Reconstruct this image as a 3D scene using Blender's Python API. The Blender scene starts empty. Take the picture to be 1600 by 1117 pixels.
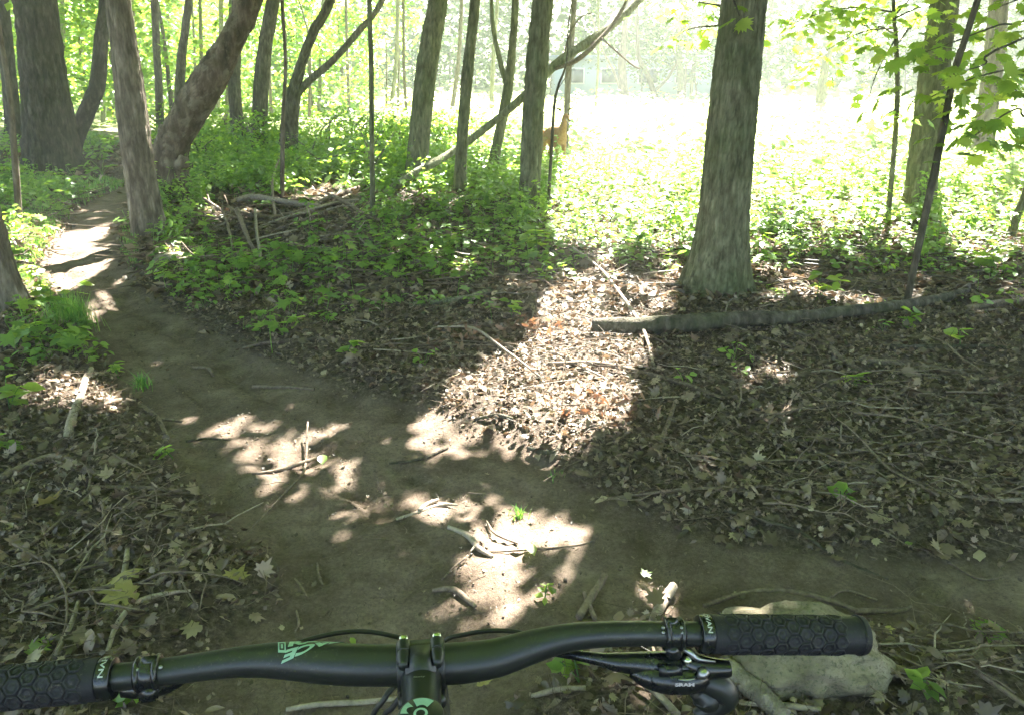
import bpy, bmesh, math, random
import numpy as np
from mathutils import Vector, Matrix, noise as mnoise
R = math.radians
rng = np.random.default_rng(7)
random.seed(7)
S = bpy.context.scene
COL = S.collection

# ------------------------------------------------------------------ camera, world, sun, exposure
CAMZ, PITCH, FOC = 1.55, 20.2, 1256.0          # FOC in pixels of a 1600 wide picture
cam = bpy.data.cameras.new('camera'); cam_ob = bpy.data.objects.new('camera', cam); COL.objects.link(cam_ob)
cam.sensor_width = 36; cam.lens = FOC/1600*36; cam.clip_start = 0.05; cam.clip_end = 900
cam_ob.location = (0, 0, CAMZ); cam_ob.rotation_euler = (R(90-PITCH), 0, 0)
S.camera = cam_ob
SUN_AZ, SUN_EL = 19.6, 50.0                     # azimuth measured from +Y towards +X
w = bpy.data.worlds.new('World'); S.world = w; w.use_nodes = True
nt = w.node_tree; nt.nodes.clear()
sky = nt.nodes.new('ShaderNodeTexSky'); sky.sky_type = 'NISHITA'; sky.sun_disc = False
sky.sun_elevation = R(SUN_EL); sky.sun_rotation = R(SUN_AZ); sky.dust_density = 2.0
bg = nt.nodes.new('ShaderNodeBackground'); bg.inputs['Strength'].default_value = 0.055
wo = nt.nodes.new('ShaderNodeOutputWorld')
nt.links.new(sky.outputs[0], bg.inputs[0]); nt.links.new(bg.outputs[0], wo.inputs[0])
sl = bpy.data.lights.new('sun', 'SUN'); sl.energy = 5.0; sl.angle = R(0.53); sl.color = (1, .95, .88)
so = bpy.data.objects.new('sun', sl); COL.objects.link(so)
SD = Vector((math.sin(R(SUN_AZ))*math.cos(R(SUN_EL)), math.cos(R(SUN_AZ))*math.cos(R(SUN_EL)), math.sin(R(SUN_EL))))
so.rotation_euler = SD.to_track_quat('Z', 'Y').to_euler(); so.location = (0, 0, 30)
vs = S.view_settings; vs.view_transform = 'Standard'; vs.look = 'None'; vs.gamma = 1; vs.use_curve_mapping = False
vs.exposure = 4.0
HAZE = 0.0028
cy = S.cycles
cy.max_bounces = 7; cy.diffuse_bounces = 4; cy.glossy_bounces = 2; cy.transmission_bounces = 4; cy.transparent_max_bounces = 4; cy.volume_bounces = 1
cy.use_denoising = True; cy.sample_clamp_indirect = 6.0
try: cy.use_adaptive_sampling = True; cy.adaptive_threshold = 0.02
except Exception: pass

# ------------------------------------------------------------------ measuring helpers
ct, st_ = math.cos(R(PITCH)), math.sin(R(PITCH))
def ray(px, py):
    a = (px-800)/FOC; b = (py-558.5)/FOC
    return np.array([a, ct - b*st_, -st_ - b*ct])
def G(px, py, z=0.0):
    d = ray(px, py); t = (z-CAMZ)/d[2]; return np.array([d[0]*t, d[1]*t, z])
def AT(px, py, Y):
    d = ray(px, py); t = Y/d[1]; return np.array([d[0]*t, Y, CAMZ + d[2]*t])
def PD(px, py, dep): return np.array([0, 0, CAMZ]) + ray(px, py)*dep
def proj(x, y, z=0.0):
    dep = y*ct + (CAMZ-z)*st_; dn = (CAMZ-z)*ct - y*st_
    dep = np.where(np.abs(dep) < .05, .05, dep)
    return 800 + FOC*x/dep, 558.5 + FOC*dn/dep
def depth(p): return p[1]*ct + (CAMZ-p[2])*st_

def hsh(i, j, k, s):
    n = (i.astype(np.int64)*374761393 + j.astype(np.int64)*668265263 + k.astype(np.int64)*2147483647 + s*1274126177) & 0x7fffffff
    n = ((n ^ (n >> 13))*1274126177) & 0x7fffffff
    return ((n ^ (n >> 16)) & 0xffff)/65535.0
def noise3(x, y, z, s=0):
    x, y, z = np.broadcast_arrays(np.asarray(x, float), np.asarray(y, float), np.asarray(z, float))
    i, j, k = np.floor(x), np.floor(y), np.floor(z); fx, fy, fz = x-i, y-j, z-k
    fx, fy, fz = [f*f*(3-2*f) for f in (fx, fy, fz)]
    r = 0
    for a in (0, 1):
        for b in (0, 1):
            for c in (0, 1):
                r = r + hsh(i+a, j+b, k+c, s)*(fx if a else 1-fx)*(fy if b else 1-fy)*(fz if c else 1-fz)
    return r
def noise2(x, y, s=0): return noise3(x, y, np.zeros_like(np.asarray(x, float))+.5, s)
def fbm2(x, y, s=0, o=3):
    r, a, t = 0, 1, 0
    for q in range(o): r = r + a*noise2(x*2**q, y*2**q, s+q); t += a; a *= .5
    return r/t
def smooth(a, b, x): t = np.clip((x-a)/(b-a), 0, 1); return t*t*(3-2*t)
def seg_sdf(x, y, P, W):
    d = np.full(np.shape(x), 1e9)
    for (a, b, wa, wb) in zip(P[:-1], P[1:], W[:-1], W[1:]):
        ab = b-a; L = (ab**2).sum()
        t = np.clip(((x-a[0])*ab[0] + (y-a[1])*ab[1])/L, 0, 1)
        d = np.minimum(d, np.hypot(x-a[0]-t*ab[0], y-a[1]-t*ab[1]) - (wa+(wb-wa)*t))
    return d
def inpoly(px, py, poly):
    r = np.zeros(np.shape(px), bool); n = len(poly); j = n-1
    for i in range(n):
        xi, yi = poly[i]; xj, yj = poly[j]
        c = ((yi > py) != (yj > py)) & (px < (xj-xi)*(py-yi)/(yj-yi+1e-9)+xi)
        r ^= c; j = i
    return r

# ------------------------------------------------------------------ terrain
TR = [((150, 200), .3), ((186, 213), .34), ((205, 232), .26), ((243, 262), .24), ((215, 295), .24), ((158, 325), .28), ((125, 400), .27), ((165, 470), .27), ((285, 560), .36), ((430, 655), .50), ((640, 760), .62), ((760, 860), .60), ((560, 1020), .40), ((560, 1117), .42)]
TP = [G(*p)[:2] for p, _ in TR]; TW = [w_ for _, w_ in TR]; TP.append(np.array([-.25, -1.5])); TW.append(.4)
T2 = [((800, 800), .35), ((1050, 885), .24), ((1300, 905), .17), ((1600, 915), .17)]
T2P = [G(*p)[:2] for p, _ in T2]; T2W = [w_ for _, w_ in T2]; T2P.append(np.array([4.5, 2.4])); T2W.append(.2)
def trail(x, y):      # signed distance, negative on the trail
    d = np.minimum(seg_sdf(x, y, TP, TW), seg_sdf(x, y, T2P, T2W))
    return d + (fbm2(x*2.3, y*2.3, 11)-.5)*.22
def H(x, y):
    x = np.asarray(x, float); y = np.asarray(y, float)
    t = trail(x, y)
    h = (fbm2(x*.5, y*.5, 3)-.5)*.10*smooth(0, .8, t) + (fbm2(x*3, y*3, 5)-.5)*.035
    h = h - .05*(1-smooth(-.15, .25, t)) + .03*np.exp(-((t-.25)/.15)**2)
    h = h - .22*smooth(9, 15, y)*smooth(-3, 2, x)
    h = h + .15*smooth(-4, -9, x)*smooth(7, 12, y)
    return h
def H1(x, y): return float(H(np.array([x]), np.array([y]))[0])
def GH(px, py, lift=0.0):
    p = G(px, py)
    for _ in range(2): p = G(px, py, H1(p[0], p[1])+lift)
    return p

# ------------------------------------------------------------------ mesh helpers
def mesh_np(name, V, F, mat, rnd=None, smooth_=False):
    """F: (m,k) int array or list of such arrays."""
    me = bpy.data.meshes.new(name)
    Fs = F if isinstance(F, list) else [F]
    Fs = [np.asarray(f, np.int32) for f in Fs if len(f)]
    V = np.asarray(V, np.float32)
    me.vertices.add(len(V)); me.vertices.foreach_set('co', V.ravel())
    tot = np.concatenate([np.full(len(f), f.shape[1], np.int32) for f in Fs])
    st = np.concatenate([[0], np.cumsum(tot)[:-1]]).astype(np.int32)
    idx = np.concatenate([f.ravel() for f in Fs])
    me.loops.add(len(idx)); me.loops.foreach_set('vertex_index', idx)
    me.polygons.add(len(tot)); me.polygons.foreach_set('loop_start', st); me.polygons.foreach_set('loop_total', tot)
    if smooth_: me.polygons.foreach_set('use_smooth', np.ones(len(tot), bool))
    if rnd is not None:
        a = me.attributes.new('rnd', 'FLOAT', 'POINT'); a.data.foreach_set('value', np.asarray(rnd, np.float32))
    me.update(calc_edges=True)
    if mat: me.materials.append(mat)
    return me
def tag(o, label=None, cat=None, group=None, kind=None):
    if label: o['label'] = label
    if cat: o['category'] = cat
    if group: o['group'] = group
    if kind: o['kind'] = kind
    return o
def link(name, me, parent=None, loc=None):
    o = bpy.data.objects.new(name, me); COL.objects.link(o)
    if parent: o.parent = parent
    if loc is not None: o.location = loc
    return o
def empty(name, loc, label, cat, group=None):
    o = bpy.data.objects.new(name, None); COL.objects.link(o); o.location = loc; o.empty_display_size = .1
    return tag(o, label, cat, group)
def part(name, V, F, mat, parent, origin, rnd=None, sm=True):
    return link(name, mesh_np(name, np.asarray(V)-np.asarray(origin), F, mat, rnd, sm), parent)
def crom(P, n):
    P = np.asarray(P, float); Q = np.vstack([2*P[0]-P[1], P, 2*P[-1]-P[-2]]); out = []
    for i in range(1, len(Q)-2):
        t = np.linspace(0, 1, n, endpoint=False)[:, None]
        a, b, c, d = Q[i-1], Q[i], Q[i+1], Q[i+2]
        out.append(.5*((2*b)+(c-a)*t+(2*a-5*b+4*c-d)*t*t+(3*b-a-3*c+d)*t**3))
    out.append(P[-1:]); return np.vstack(out)
GROOVE = {}
def tube(P, rad, n=10, sub=6, ridge=0.0, rf=20.0, lump=0.0, lf=2.0, seed=0, flare=0.0, flare_h=.4, lobes=5, cap=True):
    """swept tube; P (k,3), rad (k,). returns V, [quads, tris]"""
    PR = crom(np.hstack([np.asarray(P, float), np.asarray(rad, float)[:, None]]), sub)
    C, r = PR[:, :3], np.maximum(PR[:, 3], 1e-4)
    T = np.gradient(C, axis=0); T /= np.linalg.norm(T, axis=1)[:, None]+1e-12
    up = np.array([1., 0, 0]) if abs(T[0][0]) < .8 else np.array([0, 1., 0])
    U = np.zeros_like(T); u = up - T[0]*up.dot(T[0]); u /= np.linalg.norm(u); U[0] = u
    for i in range(1, len(T)):
        u = U[i-1]-T[i]*U[i-1].dot(T[i]); u /= np.linalg.norm(u)+1e-12; U[i] = u
    W = np.cross(T, U)
    a = np.arange(n)/n*2*math.pi
    ca, sa = np.cos(a), np.sin(a)
    rr = np.repeat(r[:, None], n, 1)
    if flare:
        z = C[:, 2]-C[0, 2]; f = np.exp(-np.clip(z, 0, 99)/flare_h)[:, None]
        rr = rr*(1+flare*f*(.55+.9*np.maximum(0, np.sin(a*lobes+seed+.8*np.sin(a*2)))[None, :]**1.5))
    D = U[:, None, :]*ca[None, :, None] + W[:, None, :]*sa[None, :, None]
    B = C[:, None, :]+D*rr[..., None]
    if lump: rr = rr*(1+lump*(noise3(B[..., 0]*lf+seed, B[..., 1]*lf, B[..., 2]*lf, seed)-.5)*2)
    if ridge:
        v = noise3(B[..., 0]*rf+seed, B[..., 1]*rf, B[..., 2]*rf*.2, seed+3); v = np.abs(v-.5)*2
        v2 = noise3(B[..., 0]*rf*2.3+seed, B[..., 1]*rf*2.3, B[..., 2]*rf*.4, seed+5)
        v3 = np.abs(noise3(B[..., 0]*rf*1.9+seed, B[..., 1]*rf*1.9, B[..., 2]*rf*.32, seed+7)-.5)*2
        gv = np.minimum(np.minimum(v*1.7, v3*2.2), 1); rr = rr + ridge*1.3*(gv-.7) + ridge*.4*(v2-.5); GROOVE['v'] = np.concatenate([(1-gv).ravel(), [0, 0]])
    V = (C[:, None, :]+D*rr[..., None]).reshape(-1, 3)
    m = len(C); i = np.arange(m-1)[:, None]*n; j = np.arange(n)[None, :]; jn = (j+1) % n
    Q = np.stack([i+j, i+jn, i+n+jn, i+n+j], -1).reshape(-1, 4)
    if cap:
        V = np.vstack([V, C[:1], C[-1:]]); k = m*n; jj = np.arange(n); jk = (jj+1) % n
        Tt = np.vstack([np.stack([jk, jj, np.full(n, k)], 1), np.stack([(m-1)*n+jj, (m-1)*n+jk, np.full(n, k+1)], 1)])
        return V, [Q, Tt]
    return V, [Q]
def trunkpart(name, V, F, mat, root, b):
    g = np.zeros(len(V), np.float32); gg = GROOVE.pop('v', None)
    if gg is not None and len(gg) <= len(g): g[:len(gg)] = gg
    return part(name, V, F, mat, root, b, g)
def join(lst):
    Vs, Q, Tt, o = [], [], [], 0
    for V, Fs in lst:
        Vs.append(V)
        for f in Fs:
            if len(f): (Q if f.shape[1] == 4 else Tt).append(np.asarray(f)+o)
        o += len(V)
    return np.vstack(Vs), [np.vstack(x) for x in (Q, Tt) if x]
def box(c, s, rot=None, bev=0.0):
    bm = bmesh.new(); bmesh.ops.create_cube(bm, size=1)
    for v in bm.verts: v.co = Vector((v.co.x*s[0], v.co.y*s[1], v.co.z*s[2]))
    if bev: bmesh.ops.bevel(bm, geom=bm.edges[:], offset=bev, segments=2, affect='EDGES')
    return bm_np(bm, c, rot)
def bm_np(bm, c=(0, 0, 0), rot=None):
    bmesh.ops.triangulate(bm, faces=bm.faces[:]); bm.verts.ensure_lookup_table()
    V = np.array([v.co[:] for v in bm.verts]); F = np.array([[v.index for v in f.verts] for f in bm.faces])
    bm.free()
    if rot is not None: V = V @ np.asarray(rot).T
    return V+np.asarray(c), [F]
def basis(N, ang):
    N = N/np.linalg.norm(N, axis=1)[:, None]
    A = np.where(np.abs(N[:, 2:3]) < .9, np.array([[0, 0, 1.]]), np.array([[1., 0, 0]]))
    X = np.cross(A, N); X /= np.linalg.norm(X, axis=1)[:, None]; Y = np.cross(N, X)
    c, s = np.cos(ang)[:, None], np.sin(ang)[:, None]
    return np.stack([X*c+Y*s, -X*s+Y*c, N], 2)      # columns = local axes
def batch(tv, tf, pos, B, sc, rnd=None, trnd=None):
    """stamp a template; tf list of arrays. sc (m,) or (m,3)"""
    m, n = len(pos), len(tv)
    sc = np.asarray(sc, float); sc = sc[:, None] if sc.ndim == 1 else sc
    L = tv[None, :, :]*sc[:, None, :]
    V = np.einsum('mij,mnj->mni', B, L)+pos[:, None, :]
    off = (np.arange(m)*n)[:, None, None]
    Fs = [(np.asarray(f)[None]+off).reshape(-1, np.asarray(f).shape[1]) for f in tf]
    r = rng.random(m) if rnd is None else rnd
    rr = np.repeat(r[:, None], n, 1)
    if trnd is not None: rr = np.clip(rr*.6+trnd[None, :]*.4, 0, 1)
    return V.reshape(-1, 3), Fs, rr.ravel()
def joinr(lst):
    V, F = join([(a, b) for a, b, _ in lst])
    return V, F, np.concatenate([c for _, _, c in lst])
def rnormal(m, spread):
    v = rng.normal(size=(m, 3))*spread; v[:, 2] = 1; return v
def dirs(m):
    v = rng.normal(size=(m, 3)); return v/np.linalg.norm(v, axis=1)[:, None]

# leaf templates (unit length along +Y)
LF_D = (np.array([[0, 0, 0], [.32, .45, .06], [0, 1, -.05], [-.32, .45, .06]], float), [np.array([[0, 1, 2], [0, 2, 3]])])
LF_P = (np.array([[0, 0, 0], [.26, .28, .05], [.3, .6, .02], [0, 1, -.12], [-.3, .6, .02], [-.26, .28, .05]], float), [np.array([[0, 1, 2, 3], [0, 3, 4, 5]])])
def star_leaf(angs, curl, seed, notch=.45):
    r_ = np.random.default_rng(seed); pts = [(0, 0)]
    out = []
    for i, (a, l) in enumerate(angs):
        out.append((math.sin(R(a))*l, .25+math.cos(R(a))*l))
        if i < len(angs)-1:
            a2 = (a+angs[i+1][0])/2; l2 = notch*min(l, angs[i+1][1])*r_.uniform(.85, 1.1)
            out.append((math.sin(R(a2))*l2, .25+math.cos(R(a2))*l2))
    V = [(0, 0, 0)] + [(x, y, 0) for x, y in out] + [(0, .25, .0)]
    V = np.array(V, float); rr = np.hypot(V[:, 0], V[:, 1]-.25)
    V[:, 2] = -curl*rr**2 + r_.normal(size=len(V))*.02*(curl != 0)
    c = len(V)-1; o = list(range(0, c)); F = np.array([[c, o[i], o[(i+1) % len(o)]] for i in range(len(o))])
    return V, [F[:, ::-1].copy()]
MAPLE = star_leaf([(-135, .36), (-98, .46), (-68, .62), (-48, .52), (-28, .58), (0, .74), (28, .58), (48, .52), (68, .62), (98, .46), (135, .36)], .25, 1, .76)
MAPLE_FLAT = star_leaf([(-128, .33), (-72, .62), (-30, .5), (0, .78), (30, .5), (72, .62), (128, .33)], .12, 4, .66)
DEAD = [star_leaf([(-140, .28), (-105, .4), (-70, .5), (-35, .46), (0, .66), (35, .46), (70, .5), (105, .4), (140, .28)], c, s, .74) for c, s in ((.5, 2), (-.6, 3), (.9, 5), (-.3, 8), (1.2, 9))]
def oval(w_, fold, curl, seed):
    r_ = np.random.default_rng(seed); V = [(0, 0, 0)]; t = [.15, .35, .6, .82]
    V += [(w_*math.sin(math.pi*k**.8)*r_.uniform(.75, 1.15), k, 0) for k in t]+[(0, 1, 0)]+[(-w_*math.sin(math.pi*k**.8)*r_.uniform(.75, 1.15), k, 0) for k in t[::-1]]+[(0, .5, 0)]
    V = np.array(V, float); V[:, 2] = np.abs(V[:, 0])*fold+curl*(V[:, 1]-.5)**2+r_.normal(size=len(V))*.03; c = len(V)-1
    return V, [np.array([[c, i, (i+1) % c] for i in range(c)])]
DEAD += [oval(.3, .8, .5, 1), oval(.36, -.5, -.6, 2), oval(.24, 1.3, .9, 3), oval(.4, .3, -1.1, 4), oval(.18, .9, .3, 6)]
for V, F in DEAD[:5]: V[:, 2] += .35*V[:, 0]**2*np.sign(V[:, 0]+.1)

# ------------------------------------------------------------------ materials
MATS = {}
class NB:
    def __init__(s, name):
        s.m = bpy.data.materials.new(name); s.m.use_nodes = True; s.t = s.m.node_tree; s.t.nodes.clear()
        s.out = s.t.nodes.new('ShaderNodeOutputMaterial'); MATS[name] = s.m
    def n(s, t, **kw):
        o = s.t.nodes.new(t)
        for k, v in kw.items():
            if k in o.inputs.keys(): o.inputs[k].default_value = v
            else: setattr(o, k, v)
        return o
    def l(s, a, b): s.t.links.new(a, b)
    def noise(s, vec, scale, detail=4, rough=.6):
        o = s.n('ShaderNodeTexNoise', Scale=scale, Detail=detail, Roughness=rough); s.l(vec, o.inputs['Vector']); return o.outputs['Fac']
    def ramp(s, fac, stops):
        o = s.n('ShaderNodeValToRGB'); e = o.color_ramp.elements
        while len(e) < len(stops): e.new(.5)
        for k, (p, c) in zip(e, stops): k.position = p; k.color = (*c, 1)
        s.l(fac, o.inputs[0]); return o.outputs[0]
    def mapping(s, sc, kind='Object'):
        tc = s.n('ShaderNodeTexCoord'); mp = s.n('ShaderNodeMapping'); mp.inputs['Scale'].default_value = sc
        s.l(tc.outputs[kind], mp.inputs['Vector']); return mp.outputs[0]
    def mix(s, f, a, b, mode='MIX'):
        o = s.n('ShaderNodeMix', data_type='RGBA', blend_type=mode)
        for sock, v in ((o.inputs[0], f), (o.inputs[6], a), (o.inputs[7], b)):
            if isinstance(v, (int, float)): sock.default_value = v
            elif isinstance(v, tuple): sock.default_value = (*v, 1)
            else: s.l(v, sock)
        return o.outputs[2]
    def attr(s, nm): o = s.n('ShaderNodeAttribute', attribute_name=nm); return o.outputs['Fac']
    def bump(s, h, strength=.5, dist=.01):
        o = s.n('ShaderNodeBump', Strength=strength, Distance=dist); s.l(h, o.inputs['Height']); return o.outputs[0]
    def pbr(s, col, rough=.8, spec=.3, metal=0.0, normal=None, coat=0):
        p = s.n('ShaderNodeBsdfPrincipled', Roughness=rough, Metallic=metal); p.inputs['Specular IOR Level'].default_value = spec
        if isinstance(col, tuple): p.inputs['Base Color'].default_value = (*col, 1)
        else: s.l(col, p.inputs['Base Color'])
        if coat: p.inputs['Coat Weight'].default_value = coat; p.inputs['Coat Roughness'].default_value = .2
        if normal: s.l(normal, p.inputs['Normal'])
        s.l(p.outputs[0], s.out.inputs[0]); return s.m
def leaf_mat(name, stops, tr, trc, gl=.06):
    b = NB(name); c = b.ramp(b.attr('rnd'), stops)
    c = b.mix(.35, c, b.ramp(b.noise(b.mapping((1, 1, 1)), 40, 2), [(.3, (.45, .5, .4)), (.7, (1, 1, 1))]), 'MULTIPLY')
    d = b.n('ShaderNodeBsdfDiffuse'); t = b.n('ShaderNodeBsdfTranslucent'); g = b.n('ShaderNodeBsdfGlossy', Roughness=.42)
    b.l(c, d.inputs[0]); b.l(b.mix(1.0, c, trc, 'MULTIPLY'), t.inputs[0]); g.inputs[0].default_value = (.8, .85, .8, 1)
    m1 = b.n('ShaderNodeMixShader'); m1.inputs[0].default_value = tr; b.l(d.outputs[0], m1.inputs[1]); b.l(t.outputs[0], m1.inputs[2])
    m2 = b.n('ShaderNodeMixShader'); m2.inputs[0].default_value = gl; b.l(m1.outputs[0], m2.inputs[1]); b.l(g.outputs[0], m2.inputs[2])
    b.l(m2.outputs[0], b.out.inputs[0]); return b.m
M_LEAF = leaf_mat('green_leaf', [(0, (.06, .13, .02)), (.5, (.11, .21, .03)), (1, (.19, .28, .045))], .55, (2.9, 2.6, 1.3))
M_LEAFN = leaf_mat('maple_leaf', [(0, (.11, .2, .04)), (.5, (.17, .28, .06)), (1, (.25, .34, .08))], .58, (2.8, 2.4, 1.3))
M_COVER = leaf_mat('ground_cover_leaf', [(0, (.075, .145, .035)), (.5, (.14, .24, .05)), (.9, (.22, .32, .065)), (1, (.33, .38, .08))], .5, (2.5, 2.4, 1.2))
M_FIELD = leaf_mat('sunlit_meadow_leaf', [(0, (.16, .25, .06)), (.5, (.30, .38, .13)), (1, (.55, .56, .34))], .45, (1.7, 1.6, 1.4))  # pale leaf copy; the open field's sun glare is put into its colour
M_FAR = leaf_mat('shaded_far_leaf', [(0, (.03, .065, .02)), (.5, (.055, .105, .035)), (1, (.10, .16, .045))], .35, (1.9, 1.9, 1.3))  # darker leaf copy; shade inside the far wood is put into its colour
M_GRASS = leaf_mat('grass_blade', [(0, (.07, .17, .03)), (.6, (.13, .27, .05)), (1, (.27, .33, .10))], .4, (2, 2, 1.2))
M_DEAD = leaf_mat('dead_leaf', [(0, (.062, .043, .030)), (.35, (.13, .093, .066)), (.75, (.215, .158, .115)), (.95, (.30, .225, .165)), (1, (.36, .30, .20))], .16, (1.3, 1.1, .8), .04)
M_RUST = leaf_mat('rusty_dead_leaf', [(0, (.09, .055, .038)), (1, (.24, .155, .11))], .3, (1.6, 1.1, .7), .05)
M_TAN = leaf_mat('tan_dead_leaf', [(0, (.25, .2, .08)), (1, (.42, .35, .16))], .2, (1.3, 1.2, .8), .04)

def ground_mat():
    b = NB('forest_soil'); v = b.mapping((1, 1, 1)); t = b.attr('rnd')
    n1 = b.noise(v, 9, 6, .65); n2 = b.noise(v, 70, 4, .7); n3 = b.noise(v, 260, 3, .7)
    dirt = b.ramp(n1, [(.3, (.115, .088, .066)), (.55, (.18, .142, .110)), (.75, (.245, .198, .158))])
    dirt = b.mix(.5, dirt, b.ramp(n2, [(.35, (.4, .38, .35)), (.6, (1.1, 1.08, 1.05))]), 'MULTIPLY')
    dirt = b.mix(b.ramp(n3, [(.66, (0, 0, 0)), (.72, (.7, .7, .7))]), dirt, (.30, .26, .21))
    dirt = b.mix(.75, dirt, b.ramp(b.noise(v, 2.6, 5, .6), [(.35, (.62, .58, .54)), (.62, (1.12, 1.1, 1.08))]), 'MULTIPLY')
    lit = b.ramp(b.noise(v, 38, 5, .75), [(.35, (.035, .027, .020)), (.5, (.085, .065, .048)), (.68, (.19, .15, .115))])
    g = b.ramp(b.noise(v, 5, 4), [(.35, (.16, .22, .07)), (.6, (.30, .34, .14)), (.75, (.45, .42, .26))])
    a2 = b.attr('green')
    dirt = b.mix(b.ramp(b.noise(v, 420, 2, .6), [(.30, (.65, .65, .65)), (.42, (0, 0, 0))]), dirt, (.04, .032, .024)); c = b.mix(t, lit, dirt); c = b.mix(a2, c, g)
    h = b.n('ShaderNodeMath', operation='ADD'); b.l(n2, h.inputs[0]); b.l(n3, h.inputs[1])
    return b.pbr(c, .95, .15, normal=b.bump(h.outputs[0], .9, .008))
M_GROUND = ground_mat()
def bark_mat(name, c0, c1, moss=.3, scale=28, mottle=None):
    b = NB(name); v = b.mapping((1, 1, .28)); v1 = b.mapping((1, 1, 1))
    n = b.noise(v, scale, 5, .65); n2 = b.noise(v, scale*2.6, 4, .7)
    c = b.ramp(n, [(.32, tuple(x*.45 for x in c0)), (.5, c0), (.68, c1)])
    c = b.mix(b.ramp(b.noise(v1, 2.2, 4, .6), [(.45, (0, 0, 0)), (.75, (moss,)*3)]), c, (.07, .105, .035))
    if mottle: c = b.mix(b.ramp(b.noise(v1, 7, 4, .6), [(.52, (0, 0, 0)), (.6, (.8, .8, .8))]), c, mottle)
    c = b.mix(b.attr('rnd'), c, b.mix(1.0, c, (.55, .53, .50), 'MULTIPLY'))
    h = b.n('ShaderNodeMath', operation='ADD'); b.l(n, h.inputs[0]); b.l(n2, h.inputs[1])
    return b.pbr(c, .92, .15, normal=b.bump(h.outputs[0], 1.0, .02))
M_BARK = bark_mat('furrowed_bark', (.14, .12, .09), (.24, .21, .165), .4)
M_BARKG = bark_mat('mossy_veiled_bark', (.20, .20, .125), (.31, .305, .20), .8)  # base lightened to carry the glare veil on trunks; green patches are moss
M_BARKL = bark_mat('pale_flaky_bark', (.19, .16, .125), (.34, .29, .235), .2, 16)
M_BARKM = bark_mat('mottled_bark', (.13, .10, .075), (.24, .19, .145), .25, 12, (.22, .19, .145))
M_BARKD = bark_mat('dark_bark', (.075, .064, .048), (.14, .122, .095), .3, 20)
def stick_mat(name, c0, c1):
    b = NB(name); v = b.mapping((1, 1, 1)); oi = b.n('ShaderNodeObjectInfo')
    c = b.ramp(b.noise(v, 45, 4, .7), [(.3, c0), (.7, c1)])
    c = b.mix(.6, c, b.ramp(oi.outputs['Random'], [(0, (.55, .52, .5)), (1, (1.15, 1.1, 1.05))]), 'MULTIPLY')
    return b.pbr(c, .85, .2, normal=b.bump(b.noise(v, 120, 3), .6, .003))
M_STICK = stick_mat('dead_wood', (.085, .065, .048), (.24, .19, .145))
M_PALE = stick_mat('bleached_wood', (.17, .14, .105), (.36, .31, .25))
def rock_mat():
    b = NB('mossy_stone'); v = b.mapping((1, 1, 1))
    c = b.ramp(b.noise(v, 7, 6, .7), [(.3, (.10, .086, .055)), (.5, (.19, .165, .112)), (.68, (.30, .26, .19))])
    c = b.mix(b.ramp(b.noise(v, 90, 3), [(.55, (0, 0, 0)), (.66, (.8, .8, .8))]), c, (.085, .088, .05))
    c = b.mix(b.ramp(b.noise(b.mapping((1, 1, 3)), 26, 6, .8), [(.35, (.7, .7, .7)), (.48, (0, 0, 0))]), c, (.07, .062, .042))
    return b.pbr(c, .9, .2, normal=b.bump(b.noise(v, 60, 6, .75), .8, .01))
M_ROCK = rock_mat()
def flat(name, c, rough=.5, spec=.5, metal=0, coat=0, bumpy=0, dust=0):
    b = NB(name); n = None
    v = b.mapping((1, 1, 1)); col = b.mix(.5, c, b.ramp(b.noise(v, 60, 5, .7), [(.3, (.6, .6, .6)), (.7, (1.2, 1.2, 1.2))]), 'MULTIPLY')
    if bumpy: n = b.bump(b.noise(v, 900, 2), bumpy, .0008)
    if dust:
        d1 = b.ramp(b.noise(v, 220, 5, .8), [(.56, (0, 0, 0)), (.70, (dust,)*3)]); d2 = b.ramp(b.noise(v, 9, 3), [(.4, (.25, .25, .25)), (.65, (1, 1, 1))])
        col = b.mix(b.mix(1.0, d1, d2, 'MULTIPLY'), col, (.16, .13, .10)); rn = b.ramp(b.noise(v, 25, 5, .7), [(.3, (rough*.75,)*3), (.7, (min(1, rough*1.35),)*3)]); m_ = b.pbr(col, rough, spec, metal, n, coat)
        b.l(rn, [q for q in b.t.nodes if q.type == 'BSDF_PRINCIPLED'][0].inputs['Roughness']); return m_
    return b.pbr(col, rough, spec, metal, n, coat)
M_BLACK = flat('matt_black_paint', (.012, .014, .013), .42, .5, 0, .1, .15, .35)
M_GLOSS = flat('black_anodised', (.008, .009, .010), .25, .6, dust=.3)
M_RUB = flat('black_rubber', (.014, .014, .017), .6, .35, bumpy=.3, dust=.5)
M_MINT = flat('mint_print', (.28, .44, .35), .5, .4)
M_WHITE = flat('white_print', (.42, .44, .42), .5, .4)
M_STEEL = flat('bolt_steel', (.55, .60, .45), .25, .6, 1)
M_HOSE = flat('cable_housing', (.022, .022, .02), .5, .4)
M_GREYM = flat('grey_metal', (.35, .35, .36), .35, .5, 1)
def fur_mat():
    b = NB('deer_coat'); v = b.mapping((1, 1, 1))
    c = b.ramp(b.noise(v, 30, 4), [(.3, (.26, .15, .075)), (.7, (.40, .24, .13))])
    return b.pbr(c, .9, .1)
M_FUR = fur_mat()
M_FURW = flat('pale_fur', (.6, .55, .48), .9, .1); M_FURD = flat('dark_fur', (.10, .06, .045), .8, .2); M_EYE = flat('dark_eye', (.01, .008, .008), .1, .6)
M_WALL = flat('blue_grey_cladding', (.34, .42, .52), .7, .2); M_ROOF = flat('grey_roofing', (.2, .24, .3), .7, .2); M_PANE = flat('dark_window_glass', (.06, .08, .1), .1, .6); M_TRIM = flat('white_trim', (.75, .77, .8), .6, .3)

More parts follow.
